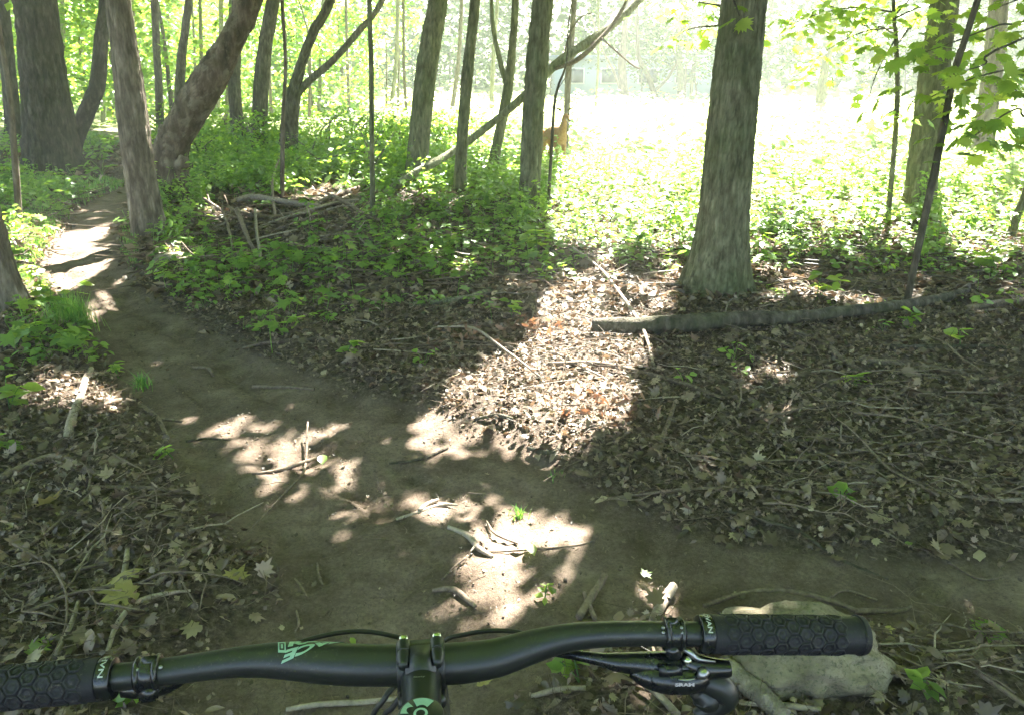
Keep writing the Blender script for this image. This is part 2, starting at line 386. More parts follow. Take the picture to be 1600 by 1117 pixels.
# ------------------------------------------------------------------ ground sheets
def axis(lo, a, b, step, hi, grow=1.12):
    m = list(np.arange(a, b, step)); s = step; x = m[-1]
    while x < hi: s *= grow; x += s; m.append(x)
    s = step; x = m[0]; L = []
    while x > lo: s *= grow; x -= s; L.append(x)
    return np.array(L[::-1]+m)
gx = axis(-400, -3.6, 3.6, .028, 400, 1.045); gy = axis(-60, .9, 6.2, .026, 600, 1.04)
X, Y = np.meshgrid(gx, gy); Tm = trail(X, Y); Z = H(X, Y)
onp = 1-smooth(-.06, .06, Tm)
Z = Z + onp*((fbm2(X*16, Y*16, 21)-.5)*.028+(fbm2(X*4, Y*4, 23)-.5)*.035)*(Y < 12) + (1-onp)*(fbm2(X*9, Y*9, 25)-.5)*.03*(Y < 14)
cl_ = seg_sdf(X, Y, TP, [0]*len(TP))+(fbm2(X*1.2, Y*1.2, 87)-.5)*.25
Z = Z - onp*.012*np.exp(-((cl_-.12)/.03)**2)*(1+.5*np.sin((X*1.1+Y)*150))*(Y < 7) - onp*.02*smooth(.62, .7, noise2(X*6, Y*4.5, 93))*(Y < 9)
PX, PY = proj(X, Y); fr = Y > .5
green = np.zeros_like(X)
green = np.maximum(green, smooth(8.5, 13, Y)*smooth(-5, 1, X)*.9)
green = np.maximum(green, fr*.8*smooth(.05, .3, Tm)*(PX < 200)*(PY < 450)*(PY > 285))
green = np.maximum(green, .7*smooth(15, 24, Y))
nx, ny = len(gx), len(gy)
ii, jj = np.meshgrid(np.arange(nx-1), np.arange(ny-1)); q0 = (jj*nx+ii).ravel()
Q = np.stack([q0, q0+1, q0+nx+1, q0+nx], 1)
isT = (Tm.ravel()[Q].mean(1) < 0) & (Y.ravel()[Q].mean(1) < 30) & (Y.ravel()[Q].mean(1) > -2.5)
V = np.stack([X, Y, Z], -1).reshape(-1, 3)
for nm, sel in (('dirt_trail', isT), ('forest_floor', ~isT)):
    q = Q[sel]; u, inv = np.unique(q, return_inverse=True)
    me = mesh_np(nm, V[u], inv.reshape(-1, 4), M_GROUND, onp.ravel()[u], True)
    a = me.attributes.new('green', 'FLOAT', 'POINT'); a.data.foreach_set('value', green.ravel()[u].astype(np.float32))
    tag(link(nm, me), kind='structure')

# ------------------------------------------------------------------ gaps cut in the unseen canopy where sun flecks are to fall
POLY_A = [(625, 650), (690, 590), (800, 540), (835, 480), (865, 432), (1010, 440), (1065, 470), (1045, 520), (1010, 600), (990, 700), (900, 715), (800, 700), (650, 700)]
POLY_B = [(290, 640), (420, 610), (560, 645), (560, 700), (700, 730), (940, 770), (955, 830), (890, 960), (690, 985), (640, 880), (540, 830), (480, 780), (370, 725)]
def litp(x, y):
    px, py = proj(x, y); p = np.full(np.shape(x), .035)
    p = np.where(inpoly(px, py, [(60, 320), (185, 320), (190, 420), (200, 470), (110, 470), (60, 420)]), .52, p)
    p = np.where(inpoly(px, py, [(190, 285), (620, 285), (610, 345), (330, 350), (240, 345)]), .5, p)
    p = np.where(inpoly(px, py, [(230, 395), (300, 395), (300, 425), (230, 425)]), .6, p)
    p = np.where((px < 260) & (py > 185) & (py < 320), .22, p)
    p = np.where((px >= 600) & (px < 900) & (py < 460) & (py >= 230), .42, p)
    p = np.where((px >= 850) & (py < 480), .5, p)
    p = np.where((px >= 850) & (py < 400), .85, p)
    p = np.where((px >= 420) & (py < 240), .6, p)
    p = np.where((px >= 600) & (py < 215), .9, p)
    p = np.where((px < 420) & (py < 185), .5, p)
    p = np.where(y > 18, .8, p)
    p = np.where((px > 290) & (px < 850) & (py > 345) & (py < 500), np.maximum(p, .20), p)
    p = np.where(inpoly(px, py, POLY_B), np.where(py > 840, .72, .70), p)
    p = np.where(inpoly(px, py, POLY_A), .97, p)
    for (cx, cy, rx, ry, s) in ((1195, 590, 70, 22, .8), (1215, 652, 50, 16, .7), (1090, 745, 45, 20, .8), (990, 490, 60, 22, .95), (110, 625, 105, 34, .85), (70, 430, 130, 85, .85),
                                (1000, 922, 105, 58, .97), (1010, 1085, 200, 48, .95), (1225, 1050, 110, 28, .7), (905, 800, 50, 38, .97), (350, 645, 70, 22, .85), (60, 660, 60, 20, .4),
                                (1330, 480, 60, 18, .6), (1500, 500, 60, 18, .4), (560, 990, 60, 10, .6), (1230, 455, 50, 16, .6), (1350, 560, 90, 14, .25)):
        p = np.where(((px-cx)/rx)**2+((py-cy)/ry)**2 < 1, s, p)
    p = np.where((np.abs(x+4.15) < .6) & (y > 3.3) & (y < 5.8), .95, p)
    return np.where(y < .5, .05, p)
def uni(x, y, s):      # roughly uniform noise
    n = .62*noise2(x, y, s)+.38*noise2(x*2.3+9, y*2.3, s+1)
    return np.clip(.5+(n-.5)*1.9, 0, 1)
def is_lit(x, y):
    fq = np.where(y < 4.2, 8.5, np.where(y < 9, 4.2, 1.6)); return uni(x*fq, y*fq*.8, 31) < litp(x, y)
sdx, sdy = SD.x/SD.z, SD.y/SD.z
def canopy(n, x0, x1, y0, y1, z0, z1, sz):
    gx_, gy_ = rng.uniform(x0, x1, n), rng.uniform(y0, y1, n)
    keep = ~is_lit(gx_, gy_); gx_, gy_ = gx_[keep], gy_[keep]; m = len(gx_)
    z = rng.uniform(z0, z1, m)
    return np.stack([gx_+sdx*z, gy_+sdy*z, z], 1), rng.uniform(.75, 1.25, m)*sz
CN = [canopy(115000, -4.2, 5.2, .6, 8.5, 3.0, 7.0, .125), canopy(20000, -4.2, 5.2, -2, .6, 5.5, 11, .2), canopy(66000, -16, -4.2, -2, 24, 6, 12.5, .26), canopy(40000, -4.2, 4, 8.5, 24, 6, 12.5, .26),
      canopy(26000, 5.2, 13, -2, 8.5, 6, 12, .25), canopy(14000, 4, 16, 8.5, 20, 6, 12, .26), canopy(42000, -13, 13, -16, -2, 6, 11, .32)]
def far_shade_canopy(n):  # unseen leaves added overhead to shade and darken the far wood
    gx_, gy_ = rng.uniform(-14, 46, n), rng.uniform(36, 62, n); keep = uni(gx_*.35, gy_*.35, 99) < .78; gx_, gy_ = gx_[keep], gy_[keep]; z = rng.uniform(6, 13, len(gx_))
    return np.stack([gx_+sdx*z, gy_+sdy*z, z], 1), rng.uniform(.45, .7, len(gx_))
CN.append(far_shade_canopy(26000))
CP = np.vstack([c[0] for c in CN]); CS = np.concatenate([c[1] for c in CN])

# ------------------------------------------------------------------ trees
TREES = []
def tree(spec, label, mat, name='tree', Yb=None, H_top=12.0, lean=None, n=20, ridge=.01, rf=22, flare=.5, flare_h=.25, lump=.05, knot=None, crown=True, limb=None, cat='tree', group=None, seed=None, dY=0.0, lobes=5, rt=.45):
    """spec = [(px, py, width px)...] from the foot up, measured on the photograph; the trunk stands in the plane y = Yb and goes on above the frame"""
    seed = seed if seed is not None else len(TREES)+1
    px, py, w0 = spec[0]
    b = GH(px, py) if Yb is None else AT(px, py, Yb)
    if Yb is not None: b[2] = H1(b[0], b[1])
    P = [b-np.array([0, 0, .12])]; Rr = []
    pts = [b]+[AT(a, c, b[1]+dY*(i+1)) for i, (a, c, _) in enumerate(spec[1:])]
    Rr = [w_/2/FOC*depth(p) for (_, _, w_), p in zip(spec, pts)]
    P = [b-np.array([0, 0, .12])]+pts; Rr = [Rr[0]]+Rr
    d = pts[-1]-pts[-2]; d = d/max(d[2], .05); z = pts[-1][2]; p = pts[-1].copy(); r = Rr[-1]
    d = np.array([np.clip(d[0], -.8, .8), np.clip(d[1], -.5, .5), 1.])
    while z < H_top:
        s = min(2.0, H_top-z+.01); d[:2] *= .75; p = p+d*s+np.array([random.uniform(-.06, .06), random.uniform(-.06, .06), 0]); z += s; r *= (1-.10*s*.8)
        P.append(p.copy()); Rr.append(max(r, Rr[1]*rt*.5))
    L = sum(np.linalg.norm(np.subtract(P[i+1], P[i])) for i in range(len(P)-1))
    sub = int(np.clip(L/len(P)/(.05 if 40 <= n < 100 else (.032 if n >= 100 else .14)), 3, 90))
    root = empty(name, b, label, cat, group); GROOVE.clear()
    V, F = tube(P, Rr, n, sub, ridge, rf, lump, 1.6, seed, flare, flare_h, lobes)
    extra = [(V, F)]
    if knot is not None:
        for kp in knot:
            c = AT(kp[0], kp[1], b[1]-.08); bm = bmesh.new(); bmesh.ops.create_icosphere(bm, subdivisions=3, radius=kp[2])
            for v in bm.verts: v.co *= 1+.5*(mnoise.noise(v.co*14+Vector((seed, 0, 0))))
            extra.append(bm_np(bm, c))
        V, F = join(extra)
    trunkpart('trunk', V, F, mat, root, b)
    top = np.array(P[-1]); TREES.append(dict(root=root, b=b, top=top, P=P, R=Rr, mat=mat, crown=crown, seed=seed))
    if limb:
        for lb in limb:
            lp = [AT(a, c, b[1]+.02) for a, c, _ in lb]; lr = [w_/2/FOC*depth(q) for (_, _, w_), q in zip(lb, lp)]
            e = lp[-1]-lp[-2]; e /= np.linalg.norm(e); e = e*.8+np.array([0, 0, .35]); lp += [lp[-1]+e*1.5, lp[-1]+e*3.2]; lr += [lr[-1]*.8, lr[-1]*.4]
            v_, f_ = tube(lp, lr, 10, 8, .004, 22, .05, 2, seed+9); part('limb', v_, f_, mat, root, b)
    return root
GB = None
tree([(1118, 452, 96), (1124, 400, 88), (1130, 340, 82), (1141, 220, 79), (1153, 100, 76), (1165, -10, 72)], 'thick straight furrowed trunk standing right of centre behind the long fallen log', M_BARKG, n=128, ridge=.007, rf=40, flare=.42, flare_h=.17, lobes=6, H_top=13, seed=4)
tree([(234, 366, 50), (224, 300, 48), (212, 220, 47), (200, 120, 43), (183, -8, 38)], 'leaning grey-brown trunk with flaky bark on the right edge of the trail', M_BARKL, n=96, ridge=.007, rf=32, flare=.42, flare_h=.12, H_top=12, seed=5)
tree([(278, 318, 58), (268, 270, 58), (272, 225, 56), (300, 172, 50), (338, 105, 47), (368, 50, 44), (390, -8, 44)], 'stout crooked trunk with mottled bark and a knob, leaning right behind the flaky trunk', M_BARKM, n=80, ridge=.010, rf=20, lump=.2, flare=.35, flare_h=.2, H_top=11, knot=[(257, 206, .07), (262, 222, .12), (285, 255, .09)], seed=6)
tree([(87, 268, 78), (80, 220, 74), (68, 120, 68), (52, -8, 60)], 'very thick dark trunk at the left with deeply furrowed bark', M_BARKD, n=112, ridge=.022, rf=20, flare=.4, flare_h=.3, lobes=7, H_top=14, seed=7)
tree([(108, 258, 28), (116, 220, 27), (140, 165, 25), (153, 130, 24), (158, 60, 22), (166, -8, 20)], 'crooked dark stem growing out from the foot of the very thick trunk', M_BARKD, n=24, ridge=.01, H_top=10, seed=8)
tree([(98, 222, 24), (90, 120, 22), (78, -8, 20)], 'slim dark trunk half hidden behind the very thick trunk', M_BARKD, Yb=14.5, H_top=12)
tree([(18, 192, 24), (12, 100, 22), (2, -8, 20)], 'dark trunk at the far left edge behind the thin pale sapling', M_BARKD, Yb=16, H_top=12, n=24)
tree([(32, 362, 10), (24, 260, 10), (14, 140, 9), (-6, 20, 8)], 'thin bare pale sapling stem at the left edge leaning left', M_BARKL, 'sapling', n=12, ridge=.002, flare=.2, H_top=7, flare_h=.1, cat='sapling')
tree([(20, 480, 50), (2, 420, 42), (-16, 350, 40), (-50, 220, 38)], 'sunlit pale trunk cut by the left edge of the picture', M_BARKL, n=48, ridge=.008, rf=30, flare=.55, flare_h=.10, H_top=9, seed=11)
tree([(252, 215, 13), (246, 100, 12), (240, -8, 11)], 'slim straight trunk seen between the flaky trunk and the crooked trunk', M_BARK, Yb=17, H_top=11, n=14)
tree([(272, 195, 15), (283, 100, 15), (296, -8, 13)], 'slim trunk rising behind the knob of the crooked trunk', M_BARK, Yb=15, H_top=11, n=14)
tree([(372, 216, 21), (366, 120, 20), (372, -8, 19)], 'upright trunk just right of the crooked mottled trunk', M_BARK, Yb=16, H_top=12)
tree([(403, 222, 26), (407, 150, 24), (415, 70, 22), (428, -8, 22)], 'smooth grey-green trunk leaning right, left of the forked tree', M_BARK, Yb=14.5, H_top=12, n=24)
tree([(447, 228, 27), (455, 170, 26), (468, 110, 17), (490, 50, 16), (520, -8, 15)], 'forked tree whose two limbs spread to the right', M_BARK, Yb=13.5, H_top=11, n=24, limb=[[(462, 150, 13), (482, 128, 12), (520, 95, 11), (560, 50, 10), (598, 0, 9)]])
tree([(441, 312, 7), (442, 200, 7), (446, 100, 6), (440, -8, 6)], 'very thin pole sapling in front of the forked tree', M_BARKL, 'sapling', n=10, ridge=.001, flare=.1, H_top=7, cat='sapling')
tree([(583, 345, 9), (581, 220, 8), (580, 100, 8), (577, -8, 8)], 'thin straight pole-like sapling standing alone left of centre', M_BARKG, 'sapling', n=12, ridge=.002, flare=.15, H_top=8, cat='sapling')
tree([(650, 282, 36), (655, 220, 33), (664, 130, 35), (676, 50, 33), (686, -8, 31)], 'sturdy trunk leaning right with the leaning dead pole across its foot', M_BARKG, n=32, ridge=.01, flare=.3, flare_h=.2, H_top=12)
tree([(718, 302, 21), (721, 240, 19), (729, 130, 19), (743, -8, 17)], 'slender trunk between the two sturdy centre trunks', M_BARKG, n=22, ridge=.006, flare=.2, H_top=12)
tree([(768, 288, 17), (776, 230, 16), (792, 150, 17), (800, 80, 13), (806, -8, 12)], 'slim leaning trunk with a fork behind the dead leaning pole', M_BARKG, Yb=12.5, n=20, ridge=.006, H_top=11, limb=[[(793, 140, 9), (780, 90, 8), (770, 40, 7), (768, 0, 6)]])
tree([(826, 330, 34), (829, 270, 33), (835, 150, 36), (843, 50, 35), (848, -8, 34)], 'sturdy straight trunk left of the deer', M_BARKG, n=40, ridge=.012, flare=.25, flare_h=.2, H_top=12)
tree([(856, 335, 5), (862, 230, 5), (868, 150, 4), (885, 100, 3), (888, 40, 2)], 'crooked bare twig-thin sapling in front of the deer', M_BARKD, 'sapling', n=8, ridge=0, flare=0, lump=.05, H_top=2.3, crown=False, cat='sapling')
tree([(884, 212, 9), (888, 120, 10), (893, 60, 9), (898, -8, 8)], 'slim pale trunk behind the deer', M_BARKL, Yb=17, n=14, ridge=.004, H_top=10)
tree([(1386, 348, 9), (1394, 270, 8), (1402, 160, 8), (1400, 60, 7), (1396, -8, 6)], 'thin young maple stem in front of the bright meadow on the right', M_BARKG, 'young_maple', n=12, ridge=.002, flare=.15, H_top=4.5, crown=False, cat='young tree', limb=[[(1402, 70, 3), (1420, 45, 3), (1440, 15, 2)], [(1399, 55, 3), (1375, 42, 3), (1350, 40, 2)]])
tree([(1416, 478, 11), (1432, 400, 11), (1460, 270, 12), (1478, 180, 12), (1495, 100, 11), (1530, -8, 10)], 'dark thin bare pole leaning right in front of the maple leaves', M_BARK, 'sapling', n=14, ridge=.002, flare=.1, H_top=5.5, crown=False, cat='sapling')
tree([(1436, 328, 50), (1441, 270, 46), (1450, 190, 44), (1463, 90, 44), (1478, -8, 42)], 'stout trunk half hidden by maple leaves at the right', M_BARKG, n=40, ridge=.012, flare=.25, flare_h=.2, H_top=12)
tree([(1540, 215, 34), (1546, 150, 32), (1556, 60, 30), (1562, -8, 28)], 'pale ribbed trunk behind the maple leaves near the right edge', M_BARKL, Yb=14, n=28, ridge=.014, rf=14, H_top=12)
tree([(1578, 372, 13), (1592, 330, 12), (1606, 290, 11), (1630, 180, 10)], 'thin trunk leaning out of the picture at the right edge', M_BARKG, 'sapling', n=12, ridge=.003, flare=.2, H_top=6, cat='sapling')
# thin ones deeper in the wood on the left and in the middle
LM = [(20, 'the dark trunk at the far left edge'), (78, 'the very thick dark trunk'), (215, 'the leaning flaky trunk'), (300, 'the crooked mottled trunk'), (368, 'the upright trunk beside the crooked one'), (410, 'the smooth grey-green trunk'), (455, 'the forked tree'), (581, 'the pole-like sapling'), (665, 'the sturdy leaning trunk'), (730, 'the slender centre trunk'), (795, 'the slim leaning trunk'), (838, 'the trunk left of the deer'), (890, 'the slim pale trunk behind the deer')]; ORD = ['nearest', 'second', 'third', 'fourth']; SEEN = {}
for (a, y0, w_, a1, Yb) in sorted(((162, 196, 7, 168, 21), (175, 200, 9, 178, 23), (132, 190, 6, 126, 25), (205, 190, 8, 208, 24), (255, 188, 6, 262, 26), (318, 200, 7, 312, 20), (340, 190, 9, 345, 24), (352, 195, 6, 360, 19), (425, 190, 5, 420, 24), (498, 175, 6, 505, 27), (545, 170, 5, 540, 26), (610, 168, 7, 622, 28), (705, 165, 7, 722, 27), (768, 165, 7, 778, 29), (100, 185, 9, 96, 23), (45, 185, 7, 40, 22), (930, 160, 4, 935, 30), (635, 175, 5, 630, 23))):
    lm = [q for q in LM if q[0] < a][-1]; SEEN[lm] = SEEN.get(lm, -1)+1; lbl = 'thin background trunk, %s right of %s' % (ORD[min(SEEN[lm], 3)], lm[1])
    tree([(a, y0, w_), ((a+a1)/2+random.uniform(-3, 3), 100, w_*.95), (a1, -8, w_*.85)], lbl, M_BARK if a % 2 else M_BARKG, Yb=Yb, n=8, ridge=0, lump=.08, flare=.15, H_top=9, group='thin background trunks')
# trees at the far side of the meadow
tree([(976, 160, 13), (972, 100, 13), (976, 50, 9), (980, -8, 8)], 'pale trunk beyond the meadow beside a bent dark limb', M_BARKL, Yb=38, n=12, ridge=.01, H_top=11, limb=[[(972, 150, 4), (958, 110, 4), (940, 75, 3)]])
tree([(1028, 152, 9), (1012, 118, 8), (998, 88, 7), (996, 40, 6), (994, -8, 6)], 'bent leaning trunk beyond the meadow with a rising limb', M_BARK, Yb=38, n=12, ridge=.01, H_top=11, limb=[[(1026, 140, 5), (1045, 120, 5), (1060, 90, 4), (1068, 40, 4)]])
tree([(1064, 155, 11), (1063, 110, 10), (1060, 60, 9), (1066, -8, 8)], 'upright trunk beyond the meadow left of the thick trunk', M_BARKG, Yb=38, n=12, ridge=.01, H_top=11)
tree([(1080, 150, 5), (1084, 100, 5), (1096, 40, 4), (1110, -8, 4)], 'thin trunk beyond the meadow touching the thick trunk', M_BARKG, Yb=40, n=10, ridge=0, H_top=10)
tree([(1282, 162, 16), (1288, 110, 14), (1300, 60, 12), (1305, -8, 11)], 'dark trunk at the far meadow edge right of the thick trunk', M_BARKG, Yb=34, n=14, ridge=.01, H_top=11)
tree([(1200, 160, 6), (1202, 80, 6), (1208, -8, 5)], 'thin trunk at the far meadow edge beside the thick trunk', M_BARKG, Yb=42, n=10, ridge=0, H_top=10)
# trees behind the place the photograph was taken from, whose shade falls here
for (x, y, h) in ((-3.5, -3.5, 11), (4.2, -2.6, 12), (.8, -7, 12), (7.5, 2.5, 12), (-7.5, 1.5, 12), (6.0, 8.0, 12)):
    b = np.array([x, y, H1(x, y)]); root = empty('tree', b, 'tall woodland tree standing outside the picture around the viewer', 'tree', 'trees around the viewer')
    P = [b-np.array([0, 0, .1]), b+[0.05, 0, 2], b+[.1, .1, 5], b+[.3, .4, 8], b+[.4, .7, h]]; Rr = [.2, .17, .15, .12, .05]
    V, F = tube(P, Rr, 20, 10, .01, 22, .05, 2, 3, .4, .2); part('trunk', V, F, M_BARK, root, b)
    TREES.append(dict(root=root, b=b, top=np.array(P[-1]), P=P, R=Rr, mat=M_BARK, crown=True, seed=len(TREES)))
# crowns: every leaf of the canopy belongs to the nearest tree
CT = [t for t in TREES if t['crown']]
C2 = np.array([[t['top'][0], t['top'][1]-.5] for t in CT]); own = np.zeros(len(CP), int); best = np.full(len(CP), 1e9)
for i, c in enumerate(C2):
    d = (CP[:, 0]-c[0])**2+(CP[:, 1]-c[1])**2; m = d < best; best[m] = d[m]; own[m] = i
for i, t in enumerate(CT):
    m = own == i; k = int(m.sum())
    if k < 30: continue
    pos = CP[m]; V, F, r_ = batch(*LF_D, pos, basis(rnormal(k, .55)+np.array([[.25, .75, 0]]), rng.uniform(0, 6.28, k)), CS[m]*np.ones(k))
    part('crown', V, F, M_LEAF, t['root'], t['b'], r_, False)
    tb = []
    for q in range(int(min(9, 2+k//900))):
        e = pos[rng.integers(k)]; z0 = min(e[2]-1.2, t['top'][2]-1.5); z0 = max(z0, 4.2)
        zs = np.array([p[2] for p in t['P']]); c0 = np.array([np.interp(z0, zs, [p[a] for p in t['P']]) for a in range(3)]); r0 = float(np.interp(z0, zs, t['R']))*.45
        mid = (c0+e)/2+np.array([0, 0, .5])+rng.normal(size=3)*.2
        tb.append(tube([c0, mid, e], [r0, r0*.6, .012], 7, 5, seed=q))
    if tb: V, F = join(tb); part('limbs', V, F, t['mat'], t['root'], t['b'])

# dead tree leaning across the centre trunks
b = GH(598, 303); P = [b, AT(655, 268, b[1]+.12), AT(715, 233, b[1]+.55), AT(775, 188, b[1]+.6), AT(828, 142, b[1]+.35), AT(870, 100, b[1]+.5), AT(925, 62, b[1]+.8), AT(962, 36, b[1]+1.0), AT(1010, -10, b[1]+1.2), AT(1080, -90, b[1]+1.5)]
root = empty('leaning_dead_tree', b, 'dead pole leaning diagonally upward to the right across the centre trunks', 'dead tree')
V, F = tube(P, [.05, .056, .05, .048, .052, .055, .06, .05, .045, .04], 20, 10, .006, 24, .08, 3, 3); part('trunk', V, F, M_BARKG, root, b)
p2 = [AT(868, 108, b[1]+.4), AT(905, 92, b[1]+.55), AT(950, 48, b[1]+.8), AT(975, 10, b[1]+.9), AT(990, -30, b[1]+1)]
V, F = tube(p2, [.02, .032, .028, .022, .018], 12, 8, .003, 24, .1, 3, 5); part('limb', V, F, M_STICK, root, b)
for q in ([(880, 96), (888, 60), (905, 30), (925, 20)], [(935, 62), (900, 85), (890, 110), (872, 140)], [(940, 60), (985, 100), (1000, 108)]):
    V, F = tube([AT(a, c, b[1]+.7+.1*i) for i, (a, c) in enumerate(q)], [.012, .01, .008, .004][:len(q)], 7, 5); part('twig', V, F, M_STICK, root, b)

# ------------------------------------------------------------------ maples with separate leaves
leaf_meshes = [mesh_np('maple_leaf', MAPLE[0]*np.array([1, 1, k]), MAPLE[1], M_LEAFN, np.full(len(MAPLE[0]), r_)) for k, r_ in ((1, .2), (.4, .45), (1.6, .65), (-.6, .8), (1.2, .98), (.8, .05))]
def spray(root, origin, twig_pts, n, size, spread, seedn):
    """leaves hanging in flat layered sprays along a twig, each leaf an object of its own"""
    r_ = np.random.default_rng(seedn); tw = crom(np.array(twig_pts), 6)
    V, F = tube(twig_pts, np.linspace(.009, .003, len(twig_pts)), 6, 5); part('twig', V, F, M_BARKD, root, origin)
    for k in range(n):
        c = tw[int(len(tw)*(.1+.9*r_.random()**.7))-1 if len(tw) > 1 else 0]
        p = c+np.array([r_.normal()*spread, r_.normal()*spread, r_.normal()*spread*.35-.04])
        o = link('leaf', leaf_meshes[r_.integers(len(leaf_meshes))], root, p-np.asarray(origin))
        dv = p-c; o.rotation_euler = (r_.normal()*.35-.45, r_.normal()*.35, math.atan2(-dv[0], dv[1])+r_.normal()*.6); s = size*r_.uniform(.7, 1.25); o.scale = (s, s, s)
ym = [t for t in TREES if t['root'].name.startswith('young_maple')][0]; Ym = ym['b'][1]
A = lambda a, c, dy=0: AT(a, c, Ym+dy)
for i, (tw, n_, sp) in enumerate(([[A(1398, 20), A(1340, 12, -.1), A(1280, 22, -.2), A(1235, 40, -.3)], 120, .19], [[A(1400, 45), A(1350, 50, .1), A(1290, 80, .2), A(1262, 110, .3)], 80, .17], [[A(1402, 20), A(1420, -5, .2), A(1370, -20, .4), A(1300, -10, .4)], 40, .18],
                                  [[A(1402, 170), A(1385, 180, -.1), A(1372, 200, -.1)], 10, .06], [[A(1398, 190), A(1410, 180, -.1), A(1425, 178, -.15)], 9, .05], [[A(1396, 30), A(1440, 10, .2), A(1490, -10, .2)], 22, .14], [[A(1400, 60), A(1372, 110, .1), A(1358, 150, .1)], 12, .07])):
    spray(ym['root'], ym['b'], tw, int(n_*1.15), .108, sp, 50+i)
# branch of the big maple just outside the right edge
b = np.array([5.2, 5.6, H1(5.2, 5.6)]); root = empty('maple_tree', b, 'large maple outside the right edge whose bright leafy branches hang into the picture', 'tree')
V, F = tube([b-[0, 0, .1], b+[0, 0, 1.5], b+[.1, .1, 3.5], b+[.2, .3, 6], b+[.2, .4, 8]], [.2, .17, .15, .12, .05], 32, 14, .01, 24, .05, 2, 8, .4, .2); part('trunk', V, F, M_BARKG, root, b)
B_ = lambda a, c, y=5.6: AT(a, c, y)
for i, (tw, n_, sp) in enumerate(([[b+[0, 0, 2.5], B_(1640, 20), B_(1560, 40), B_(1480, 70), B_(1420, 90)], 62, .13], [[b+[0, 0, 2.3], B_(1640, 100, 5.5), B_(1570, 110, 5.4), B_(1500, 130, 5.3), B_(1440, 160, 5.3)], 60, .12], [[b+[0, 0, 2], B_(1650, 170, 5.3), B_(1590, 170, 5.2), B_(1540, 200, 5.2), B_(1500, 230, 5.2)], 50, .11],
                                  [[b+[0, 0, 2.6], B_(1640, -20, 5.9), B_(1590, 0, 5.9), B_(1540, 20, 6)], 45, .15], [[b+[0, 0, 2.2], B_(1640, 130, 6.2), B_(1600, 150, 6.2), B_(1570, 120, 6.2)], 30, .13], [[b+[0, 0, 2.4], B_(1600, 60, 5.0), B_(1540, 100, 4.9), B_(1510, 110, 4.9)], 16, .09])):
    spray(root, b, tw, int(n_*1.15), .112, sp*1.3, 80+i)
# small sprays hanging from the thick trunk
t13 = TREES[0]; o13 = t13['b']
for i, (tw, n_, sp) in enumerate(([[AT(1135, 10, 5.9), AT(1100, 5, 6.2), AT(1060, -5, 6.6), AT(1020, -10, 7)], 30, .14], [[AT(1130, 40, 5.9), AT(1080, 45, 6.8), AT(1050, 60, 7.4)], 14, .09], [[AT(1140, -10, 5.6), AT(1150, 10, 5.4), AT(1155, 25, 5.3)], 4, .03])):
    spray(t13['root'], o13, tw, n_, .12, sp, 120+i)

# ------------------------------------------------------------------ background foliage
def cloud(c, ext, n, sz, mat, name, parent=None, origin=None, clumps=10):
    cc = np.array(c)+rng.uniform(-1, 1, (clumps, 3))*np.array(ext)
    k = rng.integers(clumps, size=n); p = cc[k]+rng.normal(size=(n, 3))*np.array(ext)*np.array([.28, .28, .16])
    p[:, 2] = np.maximum(p[:, 2], .08)
    V, F, r_ = batch(*LF_D, p, basis(rnormal(n, .6), rng.uniform(0, 6.28, n)), rng.uniform(.7, 1.3, n)*sz)
    return part(name, V, F, mat, parent, origin if origin is not None else (0, 0, 0), r_, False)
def bush(px, Yb, h, wd, n, sz, label, group=None, name='shrub', zb=.35):
    x = (px-800)/FOC*(Yb*ct+.8*st_); b = np.array([x, Yb, H1(x, Yb)]); root = empty(name, b, label, 'shrub' if name == 'shrub' else 'sapling', group)
    st = [tube([b, b+[rng.normal()*.1, rng.normal()*.1, h*.5], b+[rng.normal()*wd*.4, rng.normal()*wd*.4, h]], [.02+.006*h, .014+.003*h, .004], 7, 4, seed=q) for q in range(3 if name == 'shrub' else 1)]
    V, F = join(st); part('stem', V, F, M_BARK, root, b)
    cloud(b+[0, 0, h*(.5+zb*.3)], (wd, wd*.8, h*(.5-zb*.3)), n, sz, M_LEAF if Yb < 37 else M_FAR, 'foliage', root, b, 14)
GL = 'leafy saplings filling the background wood on the left'
for i in range(46):
    px = rng.uniform(-60, 640); Yb = rng.uniform(17, 36)
    bush(px, Yb, rng.uniform(3.2, 5.5), rng.uniform(.9, 1.8), 900, .13+.004*Yb*.6, 'one of the bright leafy saplings filling the background wood on the left', GL, 'leafy_sapling', 0)
for i in range(26):
    px = rng.uniform(250, 700); Yb = rng.uniform(11.5, 18)
    bush(px, Yb, rng.uniform(.35, .8), rng.uniform(.5, .9), 420, .08, 'one of the low dark-green shrubs below the background trunks left of centre', 'low shrubs left of centre')
for i in range(34):
    px = rng.choice([rng.uniform(640, 1120), rng.uniform(1150, 1700)]); Yb = rng.uniform(38, 52)
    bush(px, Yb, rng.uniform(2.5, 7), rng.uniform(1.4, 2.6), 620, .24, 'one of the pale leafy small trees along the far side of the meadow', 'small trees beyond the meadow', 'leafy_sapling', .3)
# far wood as one mass
n = 52000
a = rng.uniform(-1.05, 1.05, n); dd = rng.uniform(50, 85, n); p = np.stack([np.sin(a)*dd, np.cos(a)*dd, 15*rng.random(n)**1.1], 1)
kk = uni(p[:, 0]*.13, p[:, 1]*.1+p[:, 2]*.22, 77); keep = (kk > np.where(np.abs(a) < .9, .35, .2)); p = p[keep]; n = len(p)
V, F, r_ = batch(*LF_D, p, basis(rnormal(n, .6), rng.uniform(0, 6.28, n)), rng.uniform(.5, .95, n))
tag(link('distant_woodland', mesh_np('distant_woodland', V, F, M_FAR, r_)), kind='stuff')

